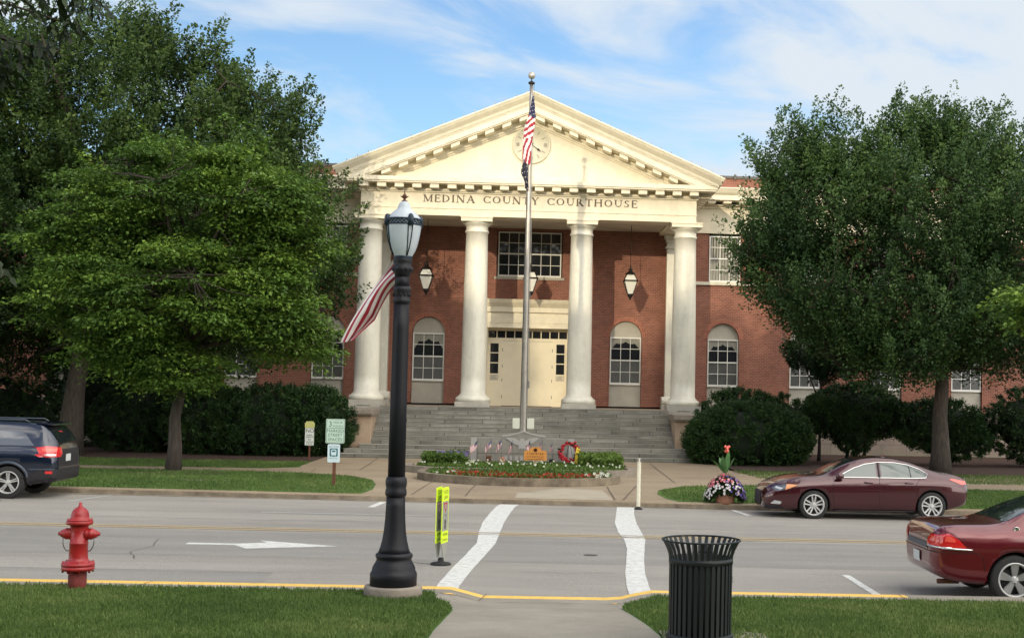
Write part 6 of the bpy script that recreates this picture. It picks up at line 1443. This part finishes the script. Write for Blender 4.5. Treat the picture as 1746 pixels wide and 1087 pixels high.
# --- second maroon sedan in the right foreground (tail to the left)
st = [(0.0, .52, .80, .84, .58, .52), (.03, .42, .88, .93, .70, .60), (.09, .36, .94, .995, .80, .66), (.18, .32, .965, 1.035, .85, .68), (.40, .27, .965, 1.055, .89, .69), (.75, .24, .955, 1.06, .905, .68), (.98, .22, .965, 1.09, .915, .66), (1.25, .2, .97, 1.20, .92, .63), (1.55, .2, .97, 1.32, .925, .60), (1.85, .2, .965, 1.41, .925, .585), (2.2, .2, .955, 1.455, .925, .58),
      (2.7, .2, .945, 1.46, .92, .58), (3.1, .2, .935, 1.40, .92, .59), (3.5, .2, .925, 1.22, .92, .62), (3.85, .2, .91, 1.03, .915, .68), (4.3, .2, .86, .97, .89, .68), (4.7, .22, .76, .86, .83, .6), (4.95, .24, .62, .72, .68, .5), (5.05, .3, .5, .6, .5, .4)]
ix, iy = 5.90, NK+.16+.93
im = Car('maroon_sedan', 'bright maroon sedan with red tail lamp, cut off by the right edge', (ix, iy, zroad(6.5, iy)), 0.0, st, (1.10, 3.90), .335, 'imp_paint', .385)
S = 'R'
im.patch('rear_side_window', [(1.30, 1.07), (1.42, 1.18), (1.72, 1.31), (2.2, 1.35), (2.2, .99), (1.50, .99)], 'car_glass', S, .004); im.patch('front_side_window', [(2.28, .99), (2.28, 1.35), (2.8, 1.35), (3.3, 1.2), (3.6, .98)], 'car_glass', S, .004)
a = MB(); im.windowline(a, [(1.29, 1.07), (1.41, 1.19), (1.72, 1.33), (2.2, 1.365), (2.8, 1.365), (3.3, 1.22), (3.65, .975), (1.49, .975)], S, .022, .006); im.part(a, 'chrome_trim', ['chrome'])
im.patch('rear_window', [(1.02, -.60), (1.10, -.64), (1.72, -.545), (1.80, -.5), (1.80, .5), (1.72, .545), (1.10, .64), (1.02, .60)], 'car_glass_dark', 'T', .004)
im.patch('windscreen', [(3.1, -.52), (3.8, -.62), (3.8, .62), (3.1, .52)], 'car_glass_dark', 'T', .004)
for s_, sd_ in ((-1, 'R'), (1, 'L')):
    im.patch('tail_light', [(.05, .765), (.05, .86), (.09, .925), (.20, .945), (.32, .87), (.43, .755)], 'tail_red', sd_, .010)
    im.patch('tail_light', [(s_*.80, .765), (s_*.48, .775), (s_*.50, .86), (s_*.58, .925), (s_*.76, .925)], 'tail_red', 'B', .010)
im.patch('tail_light_inset', [(.14, .84), (.16, .905), (.21, .915), (.28, .86), (.27, .83)], 'tail_red2', S, .014); im.patch('tail_light_inset', [(-.58, .83), (-.60, .90), (-.70, .90), (-.72, .83)], 'tail_red2', 'B', .014)
a = MB(); im.line(a, [(.05, .755), (.2, .745), (.50, .735)], S, .028, .010); im.line(a, [(-.86, .755), (-.48, .765)], 'B', .028, .010); im.part(a, 'chrome_strip', ['chrome'])
im.patch('chrome_strip', [(-.46, .72), (.46, .72), (.46, .80), (-.46, .80)], 'suv_flare', 'B', .010)
im.patch('number_plate', [(-.15, .50), (.15, .50), (.15, .64), (-.15, .64)], 'plate', 'B', .018)
a = MB(); im.line(a, [(-.84, .69), (.84, .69)], 'B', .012, .001); im.line(a, [(.02, .69), (.56, .70), (.66, .62), (.68, .45)], S, .01, .001); im.line(a, [(-.50, .70), (-.50, .80), (-.56, .98), (-.62, 1.04)], 'B', .01, .001); im.line(a, [(.12, -.62), (1.0, -.64)], 'T', .01, .001); im.line(a, [(1.45, .96), (1.52, .75), (1.60, .5), (1.60, .3)], S, .01, .001); im.line(a, [(2.24, .97), (2.24, .3)], S, .01, .001); im.part(a, 'panel_gaps', ['seam'])
a = MB(); e_ = im.hit((1.14, -3, 1.01), (0, 1, 0), 0); a.lathe([(0, .006), (.028, .006), (.034, .010), (.042, .010), (.044, .0)], (e_.x, e_.y, e_.z), 20, axis='y'); a.bar((e_.x-.012, e_.y-.009, e_.z+.012), (e_.x+.012, e_.y-.009, e_.z-.012), .008, .004); a.bar((e_.x-.014, e_.y-.009, e_.z), (e_.x+.014, e_.y-.009, e_.z), .006, .004); im.part(a, 'round_emblem', ['chrome'])
a = MB(); a.tube([(.12, -.55, .27), (.42, -.55, .27)], .035, 10); im.part(a, 'exhaust', ['rust'])
a = MB(); im.line(a, [(1.8, -.1), (1.62, -.02), (1.62, .02), (1.8, .1)], 'T', .02, .012); im.part(a, 'roof_antenna', ['imp_paint'])
for wx in (1.10, 3.90):
    for y in (-.80, .80): im.wheel(wx, y, .335, .232, 5, 'solid')
# ------------------------------------------------------------------ unseen trees and a shop row added behind the viewpoint to cast evening shade
def lit(X, Z, rs):
    """sun mask: leaves inside it are dropped so the low sun gets through, on the plane Y = 60"""
    n = len(X); edge = 6.0+.7*np.sin(X*.9+1)+.45*np.sin(X*2.3)+.3*rs.normal(size=n)
    edge = np.where(X < -7.4, 9.5+np.clip((-7.4-X)*1.0, 0, 4), edge)
    edge = np.where((X > -7.4) & (X < -6.0), edge+1.5+1.8*rs.uniform(0, 1, n), edge)
    e2 = np.where(X > 10.5, edge+(X-10.5)*.9, edge)
    a_ = Z > e2
    notch = (X > -.45) & (X < 1.6) & (Z > 1.6+.25*rs.normal(size=n))
    arch_ = (np.abs(X-4.3) < 1.2) & (Z > 5.4)
    return a_ | notch | arch_
rs = np.random.RandomState(77); NB = 70000
px_ = rs.uniform(-50, 22, NB); py_ = rs.uniform(-31, -25, NB); pz_ = rs.uniform(3.0, 26, NB)
Xs = px_+.27*(60-py_); Zs = pz_-.194*(60-py_)
topz = 21.6+.9*np.sin(px_*.35)+.5*np.sin(px_*.9)+np.where(px_ < -28, 3.6, 0)
keep = ~lit(Xs, Zs, rs) & (pz_ < topz+2.5)  # crowns carved to give the wanted sun patches on the facade
P_ = np.stack([px_, py_, pz_], 1)[keep]
for k in range(6):
    x0, x1 = -50+12*k, -38+12*k; b = (x0+6, -28, 1.1)
    t = thing('caster_tree', b, 'tall unseen park tree behind the viewpoint, crown cut to shape the shade', 'tree', 'unseen shade-casting trees behind the viewpoint')
    s_ = P_[(P_[:, 0] >= x0) & (P_[:, 0] < x1)]; n = len(s_)
    quads('crown', s_, unit(rs.normal(size=(n, 3))), unit(rs.normal(size=(n, 3))+np.array([0, 1.5, 0])), rs.uniform(.42, .62, n), rs.uniform(.3, .42, n), rs.uniform(.2, .7, n), 'leaf_big', t, b)
    mb = MB(); mb.tube([(x0+6, -28, 1), (x0+6.1, -28, 7), (x0+6, -28, 15)], [.4, .32, .12], 10); mb.build('trunk', ['bark'], t, org=b)
sh = thing('shop_row_blocker', (0, -48, 1), 'unseen four storey brick shop row behind the viewpoint, made tall to block low sun', 'building')  # unseen block, raised until it keeps the low sun off the road
a = MB(); a.box(-80, 55, -56, -48, .5, 20.0); a.build('wall', ['far_wall'], sh, org=(0, -48, 1))
for i in range(26):
    a = MB()
    for z in (5.2, 9.2, 13.2, 16.8): a.box(-78+5*i, -76.4+5*i, -48.0, -47.9, z, z+2.0)
    a.box(-78.5+5*i, -75+5*i, -48.0, -47.9, 1.3, 4.0); a.build('window', ['glass'], sh, org=(0, -48, 1))
